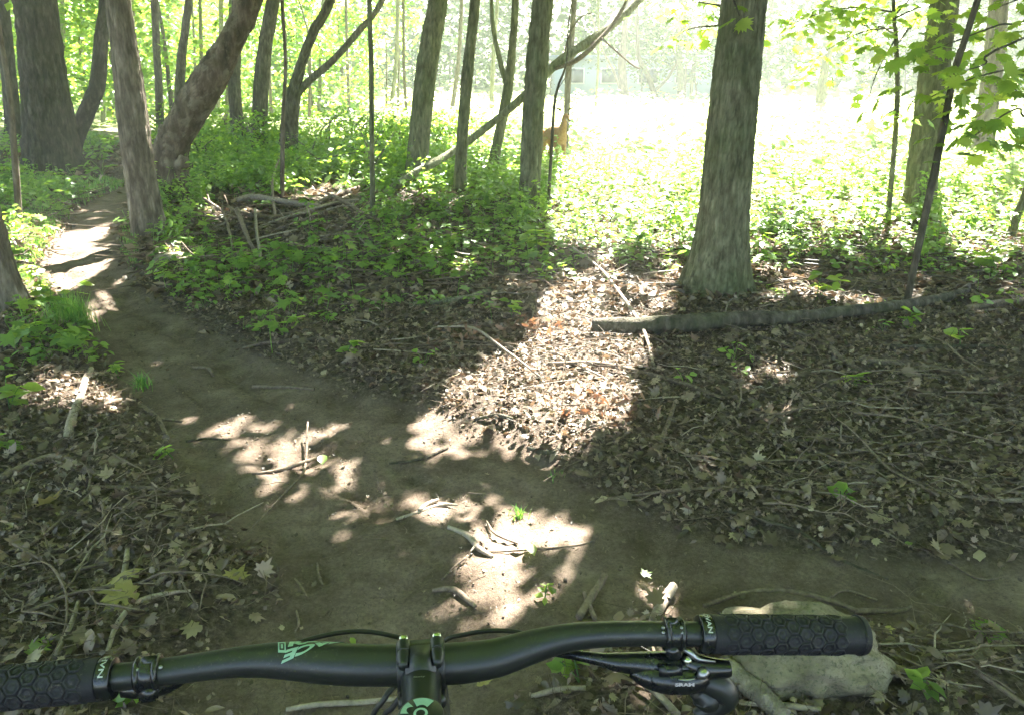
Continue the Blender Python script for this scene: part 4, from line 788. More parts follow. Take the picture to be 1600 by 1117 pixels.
SK = [
 ([(855, 575, 7), (930, 575, 9), (1000, 588, 8), (1060, 603, 7), (1130, 628, 5)], 'curved grey branch below the left end of the fallen log', M_STICK, [[(1040, 598, 3), (1070, 585, 3), (1075, 570, 2)]]),
 ([(1030, 722, 8), (1037, 690, 8), (1048, 655, 7), (1054, 637, 6)], 'short straight stick pointing away from the viewer right of the sun patch', M_STICK, []),
 ([(950, 778, 4), (1010, 777, 5), (1080, 771, 5), (1150, 768, 5), (1240, 765, 3)], 'long thin level stick below the right litter patch', M_STICK, [[(1150, 768, 3), (1200, 757, 3), (1260, 760, 2)]]),
 ([(1130, 803, 5), (1190, 818, 6), (1250, 838, 6), (1310, 872, 5), (1390, 905, 3)], 'thin dark stick running down to the right on the side path', M_BARKD, []),
 ([(1240, 525, 8), (1290, 545, 9), (1310, 565, 10), (1345, 585, 6)], 'bent stub branch just below the middle of the fallen log', M_STICK, []),
 ([(1340, 568, 9), (1420, 577, 9), (1500, 590, 8), (1560, 605, 7), (1610, 622, 6)], 'long grey branch crossing the right litter below the log', M_STICK, [[(1520, 598, 5), (1535, 625, 5), (1545, 650, 4), (1565, 672, 3)]]),
 ([(1180, 662, 4), (1250, 645, 5), (1340, 632, 5), (1400, 622, 6), (1425, 600, 6)], 'curved branch with an upturned right end on the right litter', M_STICK, []),
 ([(1390, 548, 7), (1460, 550, 8), (1530, 548, 7), (1610, 552, 6)], 'dark straight branch near the right edge below the log', M_BARKD, []),
 ([(1150, 735, 3), (1240, 720, 4), (1330, 715, 4), (1420, 700, 4), (1500, 690, 3)], 'thin wavy twig across the right litter', M_STICK, []),
 ([(1480, 880, 4), (1540, 905, 4), (1610, 885, 4)], 'thin curved twig at the right edge above the side path', M_STICK, []),
 ([(1100, 948, 7), (1150, 930, 7), (1220, 926, 8), (1290, 940, 8), (1345, 958, 6)], 'wavy branch lying just above the right grip', M_STICK, [[(1290, 940, 5), (1320, 925, 4), (1370, 940, 3)]]),
 ([(1335, 957, 9), (1370, 955, 9), (1405, 955, 8), (1425, 948, 4)], 'short knobbly root on the side path right of the grip', M_STICK, []),
 ([(905, 968, 13), (925, 935, 12), (945, 900, 11)], 'thick short stick standing out just above the handlebar, right of the sunlit trail', M_STICK, []),
 ([(932, 970, 9), (922, 950, 9), (915, 928, 8)], 'thinner stick crossing the thick short stick above the handlebar', M_STICK, []),
 ([(1022, 975, 16), (1035, 945, 17), (1050, 920, 14)], 'pale stump of branch behind the brake clamp', M_PALE, []),
 ([(960, 1045, 8), (990, 1072, 9), (1030, 1100, 11), (1060, 1130, 12)], 'pale sunlit stick below the brake hose', M_PALE, []),
 ([(830, 1088, 8), (870, 1086, 9), (912, 1084, 8)], 'short pale sunlit stick below the handlebar right of the stem', M_PALE, []),
 ([(445, 1110, 8), (500, 1105, 9), (560, 1100, 9), (620, 1092, 7)], 'long pale stick under the handlebar left of the stem', M_PALE, []),
 ([(108, 690, 13), (115, 660, 13), (128, 625, 12), (135, 600, 11), (145, 585, 9)], 'thick pale sunlit forked stick in the left litter', M_PALE, [[(135, 598, 7), (150, 586, 6), (168, 588, 4)], [(128, 625, 5), (118, 612, 4)]]),
 ([(138, 645, 7), (185, 632, 8), (215, 632, 8), (245, 655, 7), (262, 685, 6)], 'hooked dark branch right of the pale forked stick', M_STICK, [[(245, 655, 5), (285, 660, 4)]]),
 ([(395, 742, 4), (440, 735, 6), (480, 722, 7), (505, 712, 4)], 'curved twig ending at the green leaf on the trail', M_STICK, []),
 ([(385, 830, 2), (440, 775, 3), (470, 745, 4), (478, 722, 4), (482, 680, 3, .06)], 'thin wiry twig rising beside the green leaf on the trail', M_STICK, []),
 ([(395, 605, 5), (440, 606, 6), (490, 608, 5)], 'dark stick lying level on the shaded trail bend', M_STICK, []),
 ([(300, 575, 5), (325, 578, 6), (332, 588, 4)], 'small bent root on the upper trail', M_STICK, []),
 ([(610, 726, 3), (660, 718, 5), (700, 700, 4)], 'thin dark twig on the trail below the sun patch', M_BARKD, []),
 ([(700, 825, 7), (730, 838, 9), (748, 858, 9), (770, 870, 6)], 'knobbly half-sunlit stick in the middle of the trail', M_PALE, [[(745, 850, 4), (735, 865, 3)]]),
 ([(765, 862, 3), (830, 858, 4), (900, 852, 4), (930, 845, 3)], 'long thin straight twig in the sunlit trail', M_STICK, []),
 ([(760, 815, 3), (775, 835, 4), (810, 850, 4)], 'thin curved twig above the long straight twig on the trail', M_STICK, []),
 ([(620, 812, 5), (655, 800, 6), (690, 790, 7), (715, 790, 3)], 'pale stick at the upper left of the trail sun flecks', M_PALE, [[(655, 800, 7), (668, 790, 7), (685, 783, 5)]]),
 ([(675, 922, 7), (705, 922, 10), (730, 940, 9), (742, 948, 5)], 'bark-covered stick in shadow on the trail above the stem', M_STICK, []),
 ([(690, 905, 3), (712, 885, 4), (728, 873, 4)], 'forked little twig on the trail above the bark-covered stick', M_STICK, [[(712, 890, 4), (710, 902, 4)]]),
 ([(825, 700, 6), (845, 708, 9), (868, 708, 8), (875, 700, 4)], 'curled dark bark strip at the lower edge of the sun patch', M_BARKD, []),
 ([(740, 655, 5), (775, 656, 7), (800, 662, 6)], 'small dark stick inside the sun patch', M_BARKD, []),
 ([(180, 960, 6), (190, 925, 8), (200, 885, 9), (203, 865, 7)], 'upright-looking grey stick in the left litter pile', M_PALE, []),
 ([(170, 1025, 7), (185, 985, 8), (220, 950, 8), (265, 935, 7), (300, 930, 4)], 'long arching pale twig above the left grip', M_PALE, []),
 ([(90, 1030, 7), (115, 985, 8), (125, 950, 7)], 'stick slanting up from the left grip', M_PALE, [[(110, 992, 4), (70, 1002, 3)]]),
 ([(250, 890, 8), (290, 875, 8), (330, 855, 7)], 'stick slanting to the right in the left litter', M_STICK, []),
 ([(248, 920, 8), (270, 900, 8), (300, 870, 6)], 'light stick next to the slanting one in the left litter', M_PALE, []),
 ([(0, 755, 11), (40, 735, 11), (80, 720, 10), (110, 722, 8)], 'thick dark branch at the left edge', M_STICK, [[(80, 720, 7), (120, 735, 8), (185, 750, 6)]]),
 ([(100, 720, 8), (150, 745, 9), (185, 752, 7)], 'dark forked branch end in the left litter', M_STICK, []),
 ([(50, 860, 5), (110, 810, 6), (150, 770, 5)], 'thin twig slanting in the shaded left litter', M_STICK, []),
 ([(140, 766, 6), (240, 770, 7), (300, 772, 6), (325, 785, 5)], 'long level branch in the left litter beside the trail', M_STICK, []),
 ([(30, 925, 5), (100, 905, 6), (180, 885, 5)], 'thin grey twig crossing the left litter', M_STICK, []),
 ([(160, 795, 6), (165, 850, 7), (172, 868, 5)], 'short bent twig in the left litter', M_STICK, []),
 ([(360, 690, 3), (320, 686, 4), (290, 690, 4)], 'dark twig at the left edge of the trail', M_BARKD, []),
 ([(460, 905, 3), (470, 920, 4), (478, 935, 3)], 'small curved twig on the shaded trail', M_STICK, []),
 ([(497, 880, 3), (498, 900, 4), (503, 915, 3)], 'small upright-looking twig on the shaded trail', M_STICK, []),
 ([(462, 955, 3), (466, 975, 4), (460, 988, 3)], 'tiny hooked twig just above the handlebar', M_STICK, []),
 ([(1450, 950, 0), (0, 0, 0)], '', None, []),
 ([(1480, 1030, 7), (1530, 1065, 8), (1580, 1100, 8), (1610, 1120, 8)], 'straight stick running into the bottom right corner', M_STICK, []),
 ([(1390, 1050, 10), (1420, 1062, 11), (1450, 1078, 8)], 'flattened mossy stick right of the boulder', M_STICK, []),
 ([(1520, 785, 9), (1570, 788, 9), (1620, 790, 9)], 'yellowish straight stick at the right edge', M_PALE, []),
 ([(810, 545, 4), (870, 560, 5), (930, 590, 4), (975, 620, 3)], 'thin arching bramble stem across the sun patch', M_PALE, [[(870, 560, 3), (840, 545, 2, .05)]]),
 ([(685, 530, 3, .06), (740, 545, 4, .1), (800, 575, 4, .05), (850, 600, 3)], 'thin pale stem arching into the sun patch from the rusty leaves', M_PALE, []),
 ([(895, 400, 3, .05), (940, 440, 4, .06), (985, 500, 5, .05), (1010, 540, 5, .02), (1022, 575, 4)], 'long thin pale stem slanting over the left end of the log', M_PALE, []),
 ([(960, 445, 4), (1040, 450, 5), (1080, 455, 5), (1140, 465, 5), (1200, 463, 6), (1240, 470, 4)], 'thin wiry branch lying across the foot of the thick trunk', M_PALE, [[(1140, 465, 4), (1150, 475, 3), (1160, 470, 2)]]),
 ([(1000, 452, 6), (1003, 465, 8), (1015, 470, 7), (1040, 465, 4)], 'bent pale stick beside the log end', M_PALE, []),
 ([(1170, 420, 7), (1210, 422, 7), (1245, 430, 5)], 'short stick right of the thick trunk', M_STICK, []),
 ([(1200, 430, 7), (1250, 450, 8), (1290, 475, 8), (1320, 490, 6)], 'dark branch angling to the log right of the thick trunk', M_BARKD, []),
 ([(1510, 490, 12), (1560, 482, 13), (1620, 475, 12)], 'dark thick branch end at the right edge beside the log', M_STICK, []),
 ([(640, 482, 8), (690, 478, 10), (740, 470, 11), (770, 455, 8)], 'mossy branch in the undergrowth above the sun patch', M_BARKG, [[(700, 478, 6), (660, 492, 5)]]),
 ([(380, 545, 4), (430, 540, 5), (520, 532, 3)], 'thin stick near the trail bend in the litter', M_STICK, []),
 ([(1195, 770, 5), (1290, 775, 6), (1390, 760, 5)], 'faint long twig in the lower right litter', M_STICK, []),
 ([(1100, 700, 3), (1170, 725, 4), (1230, 745, 3)], 'thin twig slanting down right of the bright fleck', M_STICK, []),
]
for pts, lb, mt, fk in SK:
    if mt: stick(pts, lb, mt, forks=fk)
# brush pile behind the litter bank
BP = [([(345, 325, 3), (375, 335, 5), (410, 345, 6), (470, 335, 7), (520, 312, 8), (600, 285, 6)], 'long dark limb at the back of the brush pile pointing right', [[(430, 342, 5), (428, 300, 4, .15), (445, 270, 3, .3)]]),
      ([(372, 322, 8, .03), (395, 320, 10, .05), (440, 325, 9, .04), (500, 330, 7, .02)], 'thick pale-ended limb on top of the brush pile', []),
      ([(305, 315, 3, .1), (330, 332, 4, .08), (360, 345, 5, .03), (390, 350, 4)], 'forked twig at the left of the brush pile', [[(330, 332, 3, .08), (325, 318, 2, .15)]]),
      ([(372, 345, 8, .08), (385, 375, 7, .04), (398, 395, 5), (420, 410, 3)], 'dark limb slanting down the front of the brush pile', []),
      ([(350, 345, 4, .1), (360, 375, 4, .05), (365, 395, 3)], 'thin upright twig in front of the brush pile', []),
      ([(400, 340, 4, .06), (403, 380, 5, .03), (407, 405, 5), (398, 425, 4)], 'pale stick standing in front of the brush pile', []),
      ([(430, 355, 4, .03), (460, 345, 5, .03), (520, 325, 5, .02), (560, 315, 3)], 'pale stick at the right side of the brush pile', []),
      ([(500, 305, 3, .03), (540, 325, 5, .04), (580, 345, 5), (620, 350, 4)], 'thin limb leading right from the brush pile', []),
      ([(395, 425, 4), (430, 415, 5), (470, 400, 4)], 'low stick in front of the brush pile', []),
      ([(260, 385, 4), (300, 392, 4), (340, 388, 4)], 'thin branch between the flaky trunk and the brush pile', []),
      ([(460, 385, 5), (520, 395, 6), (590, 400, 5)], 'mossy stick in greenery right of the brush pile', []),
      ([(630, 300, 5), (665, 312, 8), (700, 335, 8), (715, 340, 5)], 'mossy limb below the sturdy leaning trunk', [])]
for pts, lb, fk in BP: stick(pts, lb, M_PALE if 'pale' in lb else M_STICK, forks=fk, lift=.03)
for i in range(46):
    px, py = rng.normal(430, 75), rng.normal(352, 16); c = GH(px, py, .02+.08*rng.random()); a = rng.uniform(0, 3.14); L = rng.uniform(.25, .8); d = np.array([math.cos(a), math.sin(a)*.6, rng.normal()*.18]); m = c+d*L*.5+rng.normal(size=3)*.04
    P = [c, m, c+d*L]; P = [np.array([q[0], q[1], max(q[2], H1(q[0], q[1])+.01)]) for q in P]; o = empty('dead_twig', P[0], 'one of the thin tangled twigs of the brush pile right of the leaning flaky trunk', 'twig', 'tangled twigs of the brush pile')
    V, F = tube(P, [.009, .007, .003], 5, 4); part('stem', V, F, M_STICK if i % 3 else M_PALE, o, P[0])
# more loose sticks, each its own thing
for (n, bx, lb, gp) in ((40, (20, 330, 690, 1010), 'one of the thin bare twigs lying in the shaded litter at the lower left', 'twigs in the lower left litter'), (70, (1000, 1590, 560, 860), 'one of the thin bare twigs lying in the shaded litter at the right', 'twigs in the right litter'),
                        (34, (900, 1560, 400, 500), 'one of the thin sunlit twigs lying around the foot of the thick trunk', 'twigs around the thick trunk'), (22, (1380, 1600, 960, 1117), 'one of the thin twigs in the bottom right corner', 'twigs in the bottom right corner'), (26, (430, 900, 430, 600), 'one of the thin twigs in the litter between the trail and the sun patch', 'twigs above the trail')):
    k = 0
    while k < n:
        px, py = rng.uniform(bx[0], bx[1]), rng.uniform(bx[2], bx[3]); c = G(px, py)
        if float(trail(np.array([c[0]]), np.array([c[1]]))[0]) < .05: continue
        k += 1; a = rng.uniform(0, 3.14); L = rng.uniform(.12, .42)*(1 if py > 600 else 1.5); d = np.array([math.cos(a), math.sin(a)]); wv = rng.normal(size=3)*.05*L; P = []
        for t, o_ in ((0, 0), (.2, wv[0]*.5+.02*L*rng.normal()), (.42, wv[0]), (.6, wv[1]+.02*L*rng.normal()), (.8, wv[1]), (1, wv[2])):
            x_, y_ = c[0]+d[0]*L*t-d[1]*o_, c[1]+d[1]*L*t+d[0]*o_; P.append(np.array([x_, y_, H1(x_, y_)+rng.uniform(.03, .055)]))
        r0 = rng.uniform(.0013, .0036)*(1 if py > 560 else 1.6); o = empty('dead_twig', P[0], lb, 'twig', gp); V, F = tube(P, [r0, r0*.95, r0*.9, r0*.75, r0*.6, r0*.35], 6, 1, 0, 1, .3, 70, k); part('stem', V, F, M_STICK if rng.random() < .6 else M_PALE, o, P[0])

for (n, bx, lb, gp) in ((22, (1000, 1600, 510, 850), 'one of the long thin grey branches strewn over the shaded litter at the right', 'long branches in the right litter'), (7, (20, 380, 680, 990), 'one of the long thin grey branches strewn over the shaded litter at the lower left', 'long branches in the lower left litter'),
                        (14, (900, 1560, 420, 500), 'one of the long thin branches lying behind the fallen log around the thick trunk', 'long branches behind the fallen log'), (12, (380, 900, 420, 560), 'one of the long thin branches lying in the sparse greenery above the trail bend', 'long branches above the trail bend')):
    k = 0
    while k < n:
        px, py = rng.uniform(bx[0], bx[1]), rng.uniform(bx[2], bx[3]); c = G(px, py)
        if float(trail(np.array([c[0]]), np.array([c[1]]))[0]) < .1: continue
        k += 1; a = rng.normal()*.6+(0 if rng.random() < .7 else 1.2); L = rng.uniform(.5, 1.25); P = []; q = c[:2].copy(); hd = a; m_ = 9; bow = rng.normal()*.09
        for i in range(m_):
            zz = H1(q[0], q[1])+.035+.03*math.sin(math.pi*i/(m_-1))*rng.random(); P.append(np.array([q[0], q[1], zz])); hd += bow*.6+rng.normal()*.12; q = q+np.array([math.cos(hd), math.sin(hd)])*L/(m_-1)
        if min(float(trail(np.array([p[0]]), np.array([p[1]]))[0]) for p in P) < -.02: continue
        r0 = rng.uniform(.0028, .0062); o = empty('fallen_branch', P[0], lb, 'branch', gp); part('stem', *tube(P, np.linspace(r0, r0*.35, m_), 7, 3, 0, 1, .28, 55, k), M_STICK, o, P[0])
        for f_ in range(rng.integers(1, 4)):
            i = rng.integers(2, m_-1); d = P[i]-P[i-1]; d /= np.linalg.norm(d); sg = rng.choice([-1, 1]); e = P[i]+(d*.7+np.array([-d[1], d[0], 0])*sg*.6)*L*rng.uniform(.12, .3)+[0, 0, rng.uniform(.0, .05)]
            part('twig', *tube([P[i], (P[i]+e)/2+rng.normal(size=3)*.008, e], [r0*.45, r0*.35, r0*.15], 5, 2), M_STICK, o, P[0])
# ------------------------------------------------------------------ stones
def stone(px, py, s, label, rotz=0, seed=1, sink=.3, name='stone', mat=M_ROCK):
    c = GH(px, py); bm = bmesh.new(); bmesh.ops.create_icosphere(bm, subdivisions=5 if s[0] > .15 else 3, radius=1)
    for v in bm.verts:
        n0 = mnoise.noise(v.co*1.1+Vector((seed, 0, 0)))*.15+mnoise.noise(v.co*3+Vector((seed, 5, 0)))*.13-abs(mnoise.noise(v.co*2.2+Vector((seed, 9, 4))))*.16+mnoise.noise(v.co*9)*.035+mnoise.noise(v.co*22)*.012; v.co *= 1+n0
        v.co = Vector((v.co.x*s[0], v.co.y*s[1], v.co.z*s[2]))
    V, F = bm_np(bm, (0, 0, 0), Matrix.Rotation(R(rotz), 3, 'Z')); o = link(name, mesh_np(name, V, F, mat, None, True), None, c+np.array([0, 0, s[2]*(1-sink)-s[2]*.3])); tag(o, label, 'stone')
stone(1250, 1034, (.222, .15, .115), 'large mossy rounded boulder behind the right grip', -6, 3, .35, 'boulder')
stone(268, 412, (.16, .12, .07), 'pale sunlit stone half buried right of the trail', 10, 5, .4)
stone(1175, 830, (.02, .016, .012), 'small round pebble on the side path', 0, 7)
for q in ([(1128, 1052, 32), (1160, 1080, 36), (1195, 1108, 34), (1225, 1135, 28)],): stick(q, 'rotting broken log in front of the boulder under the brake lever', M_BARKL, 'fallen_log', 'log', n=24, ridge=.004, lift=0)
stick([(1160, 1108, 6), (1220, 1112, 10), (1280, 1118, 9)], 'pale stick in front of the rotting broken log', M_PALE)
stick([(1250, 1068, 3, .04), (1280, 1066, 4, .04), (1305, 1063, 3, .04)], 'thin sunlit twig lying against the boulder', M_PALE)

# ------------------------------------------------------------------ deer
def deer():
    Yd = 13.6; f = AT(866, 262, Yd); b = np.array([f[0], Yd, H1(f[0], Yd)]); sc = .72
    root = empty('deer', b, 'young reddish-brown deer standing in the greenery and looking at the viewer', 'deer')
    fw = np.array([.42, -.90, 0]); fw /= np.linalg.norm(fw); rt = np.array([-fw[1], fw[0], 0])*-1
    def L(x, y, z): return fw*x*sc+rt*y*sc+np.array([0, 0, z*sc])
    J = [('rump', L(-.42, 0, .80), .15, .17), ('loin', L(-.2, 0, .84), .145, .17), ('rib', L(.05, 0, .80), .15, .20), ('shoulder', L(.25, 0, .80), .135, .20), ('neck0', L(.36, 0, .92), .10, .12), ('neck1', L(.42, 0, 1.06), .07, .085), ('neck2', L(.44, 0, 1.18), .058, .07), ('head', L(.50, 0, 1.26), .078, .08), ('snout', L(.58, 0, 1.20), .04, .042), ('nose', L(.66, 0, 1.15), .024, .024)]
    E = [(i, i+1) for i in range(len(J)-1)]; Vv = [j[1] for j in J]; Rs = [(j[2]*sc, j[3]*sc) for j in J]
    def chain(start, pts):
        p = start
        for q, r in pts: Vv.append(q); Rs.append((r*sc, r*sc)); E.append((p, len(Vv)-1)); p = len(Vv)-1
    for s in (-1, 1):
        chain(3, [(L(.27, s*.09, .62), .075), (L(.28, s*.095, .48), .042), (L(.30, s*.095, .32), .027), (L(.29, s*.095, .16), .018), (L(.29, s*.095, .05), .02), (L(.32, s*.095, .01), .024)])
        chain(0, [(L(-.40, s*.10, .64), .10), (L(-.33, s*.10, .52), .062), (L(-.47, s*.10, .36), .032), (L(-.46, s*.10, .18), .02), (L(-.45, s*.10, .05), .02), (L(-.42, s*.10, .01), .024)])
    me = bpy.data.meshes.new('body'); me.from_pydata([tuple(v) for v in Vv], E, []); o = link('body', me, root); me.materials.append(M_FUR)
    sk = o.modifiers.new('skin', 'SKIN'); sv = me.skin_vertices[0].data
    for i, r in enumerate(Rs): sv[i].radius = r
    sv[0].use_root = True; su = o.modifiers.new('sub', 'SUBSURF'); su.levels = 2; su.render_levels = 2; sk.use_smooth_shade = True
    for s in (-1, 1):
        c = L(.43, s*.06, 1.33)
        V = np.array([L(0, 0, 0), L(.03, s*.05, .07), L(0, s*.22, .10), L(-.03, s*.07, .03), L(-.02, s*.06, .05)])+c
        part('ear', V+b, [np.array([[0, 1, 2], [0, 2, 3], [1, 4, 2], [4, 3, 2], [0, 4, 1], [0, 3, 4]])], M_FURD, root, b)
        bm = bmesh.new(); bmesh.ops.create_icosphere(bm, subdivisions=2, radius=.014*sc); part('eye', *bm_np(bm, b+L(.53, s*.052, 1.28)), M_EYE, root, b)
    bm = bmesh.new(); bmesh.ops.create_icosphere(bm, subdivisions=2, radius=.024*sc); part('nose', *bm_np(bm, b+L(.68, 0, 1.15)), M_EYE, root, b)
    bm = bmesh.new(); bmesh.ops.create_icosphere(bm, subdivisions=3, radius=.042*sc)
    for v in bm.verts: v.co.z *= .8
    part('muzzle', *bm_np(bm, b+L(.6, 0, 1.17)), M_FURW, root, b)
    V, F = tube([b+L(-.54, 0, .86), b+L(-.62, 0, .78), b+L(-.64, 0, .66)], [.035*sc, .04*sc, .01], 10, 4); part('tail', V, F, M_FUR, root, b)
deer()

# ------------------------------------------------------------------ mountain bike
b0 = np.array([-.06, .05, 0.]); bike = empty('mountain_bike', b0, 'black mountain bike seen from the rider, wide handlebar across the bottom of the picture', 'bicycle')
x0 = (657-800)/FOC*.704
def bdep(px): t = ((px-800)/FOC*.704-x0)/(.9935-(px-800)/FOC*.1135); return .704+t*.1135
def BR(px, py, dd=0.0): return PD(px, py, bdep(px)+dd)
bpts = [(-40, 1090, .0111), (80, 1071, .0111), (168, 1059, .0111), (232, 1052, .0112), (300, 1043, .0115), (370, 1034, .0126), (430, 1031, .0148), (500, 1035, .0170), (560, 1038, .0175), (657, 1038, .0175), (720, 1035, .0175), (775, 1027, .0165), (830, 1010, .0145), (880, 997, .0125), (930, 991, .0115), (1000, 989, .0111), (1100, 990, .0111), (1340, 992, .0111)]
bars = part('handlebar', *tube([BR(a, c) for a, c, _ in bpts], [r for *_, r in bpts], 40, 8), M_BLACK, bike, b0)
def barC(px):      # centre and radius of the bar at an image column
    xs = [q[0] for q in bpts]; return BR(px, float(np.interp(px, xs, [q[1] for q in bpts]))), float(np.interp(px, xs, [q[2] for q in bpts]))
def text_mesh(txt, bold=.03):
    cu = bpy.data.curves.new('print', 'FONT'); cu.body = txt; cu.size = 1; cu.offset = bold; ob = bpy.data.objects.new('print', cu); COL.objects.link(ob)
    dg = bpy.context.evaluated_depsgraph_get(); me = bpy.data.meshes.new_from_object(ob.evaluated_get(dg)); bpy.data.objects.remove(ob)
    bm = bmesh.new(); bm.from_mesh(me); bmesh.ops.triangulate(bm, faces=bm.faces[:]); bmesh.ops.subdivide_edges(bm, edges=bm.edges[:], cuts=3, use_grid_fill=True); bmesh.ops.triangulate(bm, faces=bm.faces[:])
    V, F = bm_np(bm); lo, hi = V.min(0), V.max(0); V = (V-lo)/np.maximum(hi-lo, 1e-6); return V[:, :2], F
def on_tube(px, phi, dr=.0006, R0=None):      # point on the bar's skin: phi 0 = upper silhouette, 90 = towards the viewer
    c, r = barC(px); c2, _ = barC(px+4); ax = c2-c; ax /= np.linalg.norm(ax); v = np.array([0, 0, CAMZ])-c; v -= ax*v.dot(ax); v /= np.linalg.norm(v); u = np.cross(v, ax); u = u if u[2] > 0 else -u
    return c+(u*math.cos(R(phi))+v*math.sin(R(phi)))*((R0 or r)+dr)
def wrap(uv, f): return np.array([f(u, v) for u, v in uv])
dec = []
uv, F = text_mesh('RACE', .05); dec.append((wrap(uv, lambda u, v: on_tube(449+90*u, (46-v*36)*(1-u)+(-12-v*14)*u)), F))
uv, F = text_mesh('FACE', .05); uv = 1-uv; dec.append((wrap(uv, lambda u, v: on_tube(443+5*v+84*u, (100-v*44)*(1-u)+(12-v*20)*u)), F))
ringv = []
for (u0, u1, v0, v1) in ((0, 1, 0, .18), (0, 1, .82, 1), (0, .18, .18, .82), (.82, 1, .18, .82), (.35, .65, .3, .7)):
    n_ = 5; g = np.array([(u0+(u1-u0)*i/n_, v0+(v1-v0)*j/n_) for j in range(n_+1) for i in range(n_+1)]); q = np.array([[j*(n_+1)+i, j*(n_+1)+i+1, (j+1)*(n_+1)+i+1, (j+1)*(n_+1)+i] for j in range(n_) for i in range(n_)])
    dec.append((wrap(g, lambda u, v: on_tube(431+12*u+5*(1-v), 66-v*48)), [q]))
V, F = join(dec); part('print', V, F, M_MINT, bars, b0, sm=False)

# frame of the cockpit in world space
fwd = np.array([-.1135, .9935, 0]); side = np.array([.9935, .1135, 0]); upv = np.array([0, 0, 1.])
cc, rc = barC(658)
def LB(f, s, u): return cc+fwd*f+side*s+upv*u
Rm = np.stack([side, fwd, upv], 1)
tiltm = Rm @ np.array(Matrix.Rotation(R(6), 3, 'X'))
stem_l = []
stem_l.append(tube([LB(-.012, 0, 0), LB(-.035, 0, .0), LB(-.06, 0, .0), LB(-.085, 0, .0)], [.0185, .0165, .0165, .019], 28, 5))
stem_l.append(tube([LB(-.085, 0, -.022), LB(-.085, 0, -.01), LB(-.085, 0, .012), LB(-.085, 0, .022)], [.0185, .0195, .0195, .0185], 32, 3))
stem_l.append(box(LB(-.012, 0, .012), (.026, .034, .016), tiltm, .004)); 
stem = part('stem', *join(stem_l), M_BLACK, bike, b0)
def ringtube(s0, s1, rad, n=32, off=(0, 0), seg=4):
    ss = np.linspace(s0, s1, seg); return tube([cc+side*s for s in ss], [rad]*seg, n, 2)
clampl = [ringtube(-.0205, -.009, .0212), ringtube(.009, .0205, .0212), ringtube(-.0205, .0205, .0203), box(LB(.004, 0, .010), (.026, .02, .018), tiltm, .004)]
for s in (-.0145, .0145):
    clampl.append(tube([LB(-.020, s, .0165), LB(-.012, s, .0155), LB(-.005, s, .0160), LB(-.0045, s, .0160)], [.0040, .0060, .0064, .0055], 20, 4)); clampl.append(tube([LB(-.003, s, .0160), LB(-.0025, s, .0160), LB(.008, s, .0165), LB(.0085, s, .0165)], [.0055, .0066, .0066, .0055], 20, 4))
    clampl.append(tube([LB(-.03, s, -.016), LB(.0, s, -.022), LB(.010, s, -.022)], [.006, .007, .007], 16, 4))
part('face_plate', *join(clampl), M_BLACK, stem, b0)
for s in (-.0145, .0145): part('bolt', *tube([LB(.008, s, .0170), LB(.010, s, .0185), LB(.0125, s, .0200), LB(.0135, s, .0205)], [.0040, .0043, .0043, .0030], 16, 2), M_STEEL, stem, b0)
part('top_cap', *tube([LB(-.085, 0, .022), LB(-.085, 0, .026), LB(-.085, 0, .0275)], [.0178, .0178, .0168], 40, 2), M_BLACK, stem, b0)
# pale emblem on the cap: a broad crescent split by a dark bird-like gap, and a ring in the middle
def disc_piece(a0, a1, r0, r1, n=20, z=.0279, curve=0):
    P = []; 
    for i in range(n+1):
        a = R(a0+(a1-a0)*i/n); k = i/n; rr0 = r0+curve*math.sin(k*math.pi)
        P += [LB(-.085+math.sin(a)*rr0, math.cos(a)*rr0, z), LB(-.085+math.sin(a)*r1, math.cos(a)*r1, z)]
    return np.array(P), [np.array([[2*i, 2*i+1, 2*i+3, 2*i+2] for i in range(n)])]
part('emblem', *join([disc_piece(48, 112, .0075, .0155, curve=.001), disc_piece(128, 176, .009, .0155, curve=.0028), disc_piece(190, 330, .009, .0155), disc_piece(0, 360, .0035, .0055, 30)]), M_MINT, stem, b0, sm=False)
uv, F = text_mesh('Sixty'); part('print', wrap(uv, lambda u, v: LB(-.036+v*.0022, -.006+u*.010, .0181)), F, M_GREYM, stem, b0, sm=False)

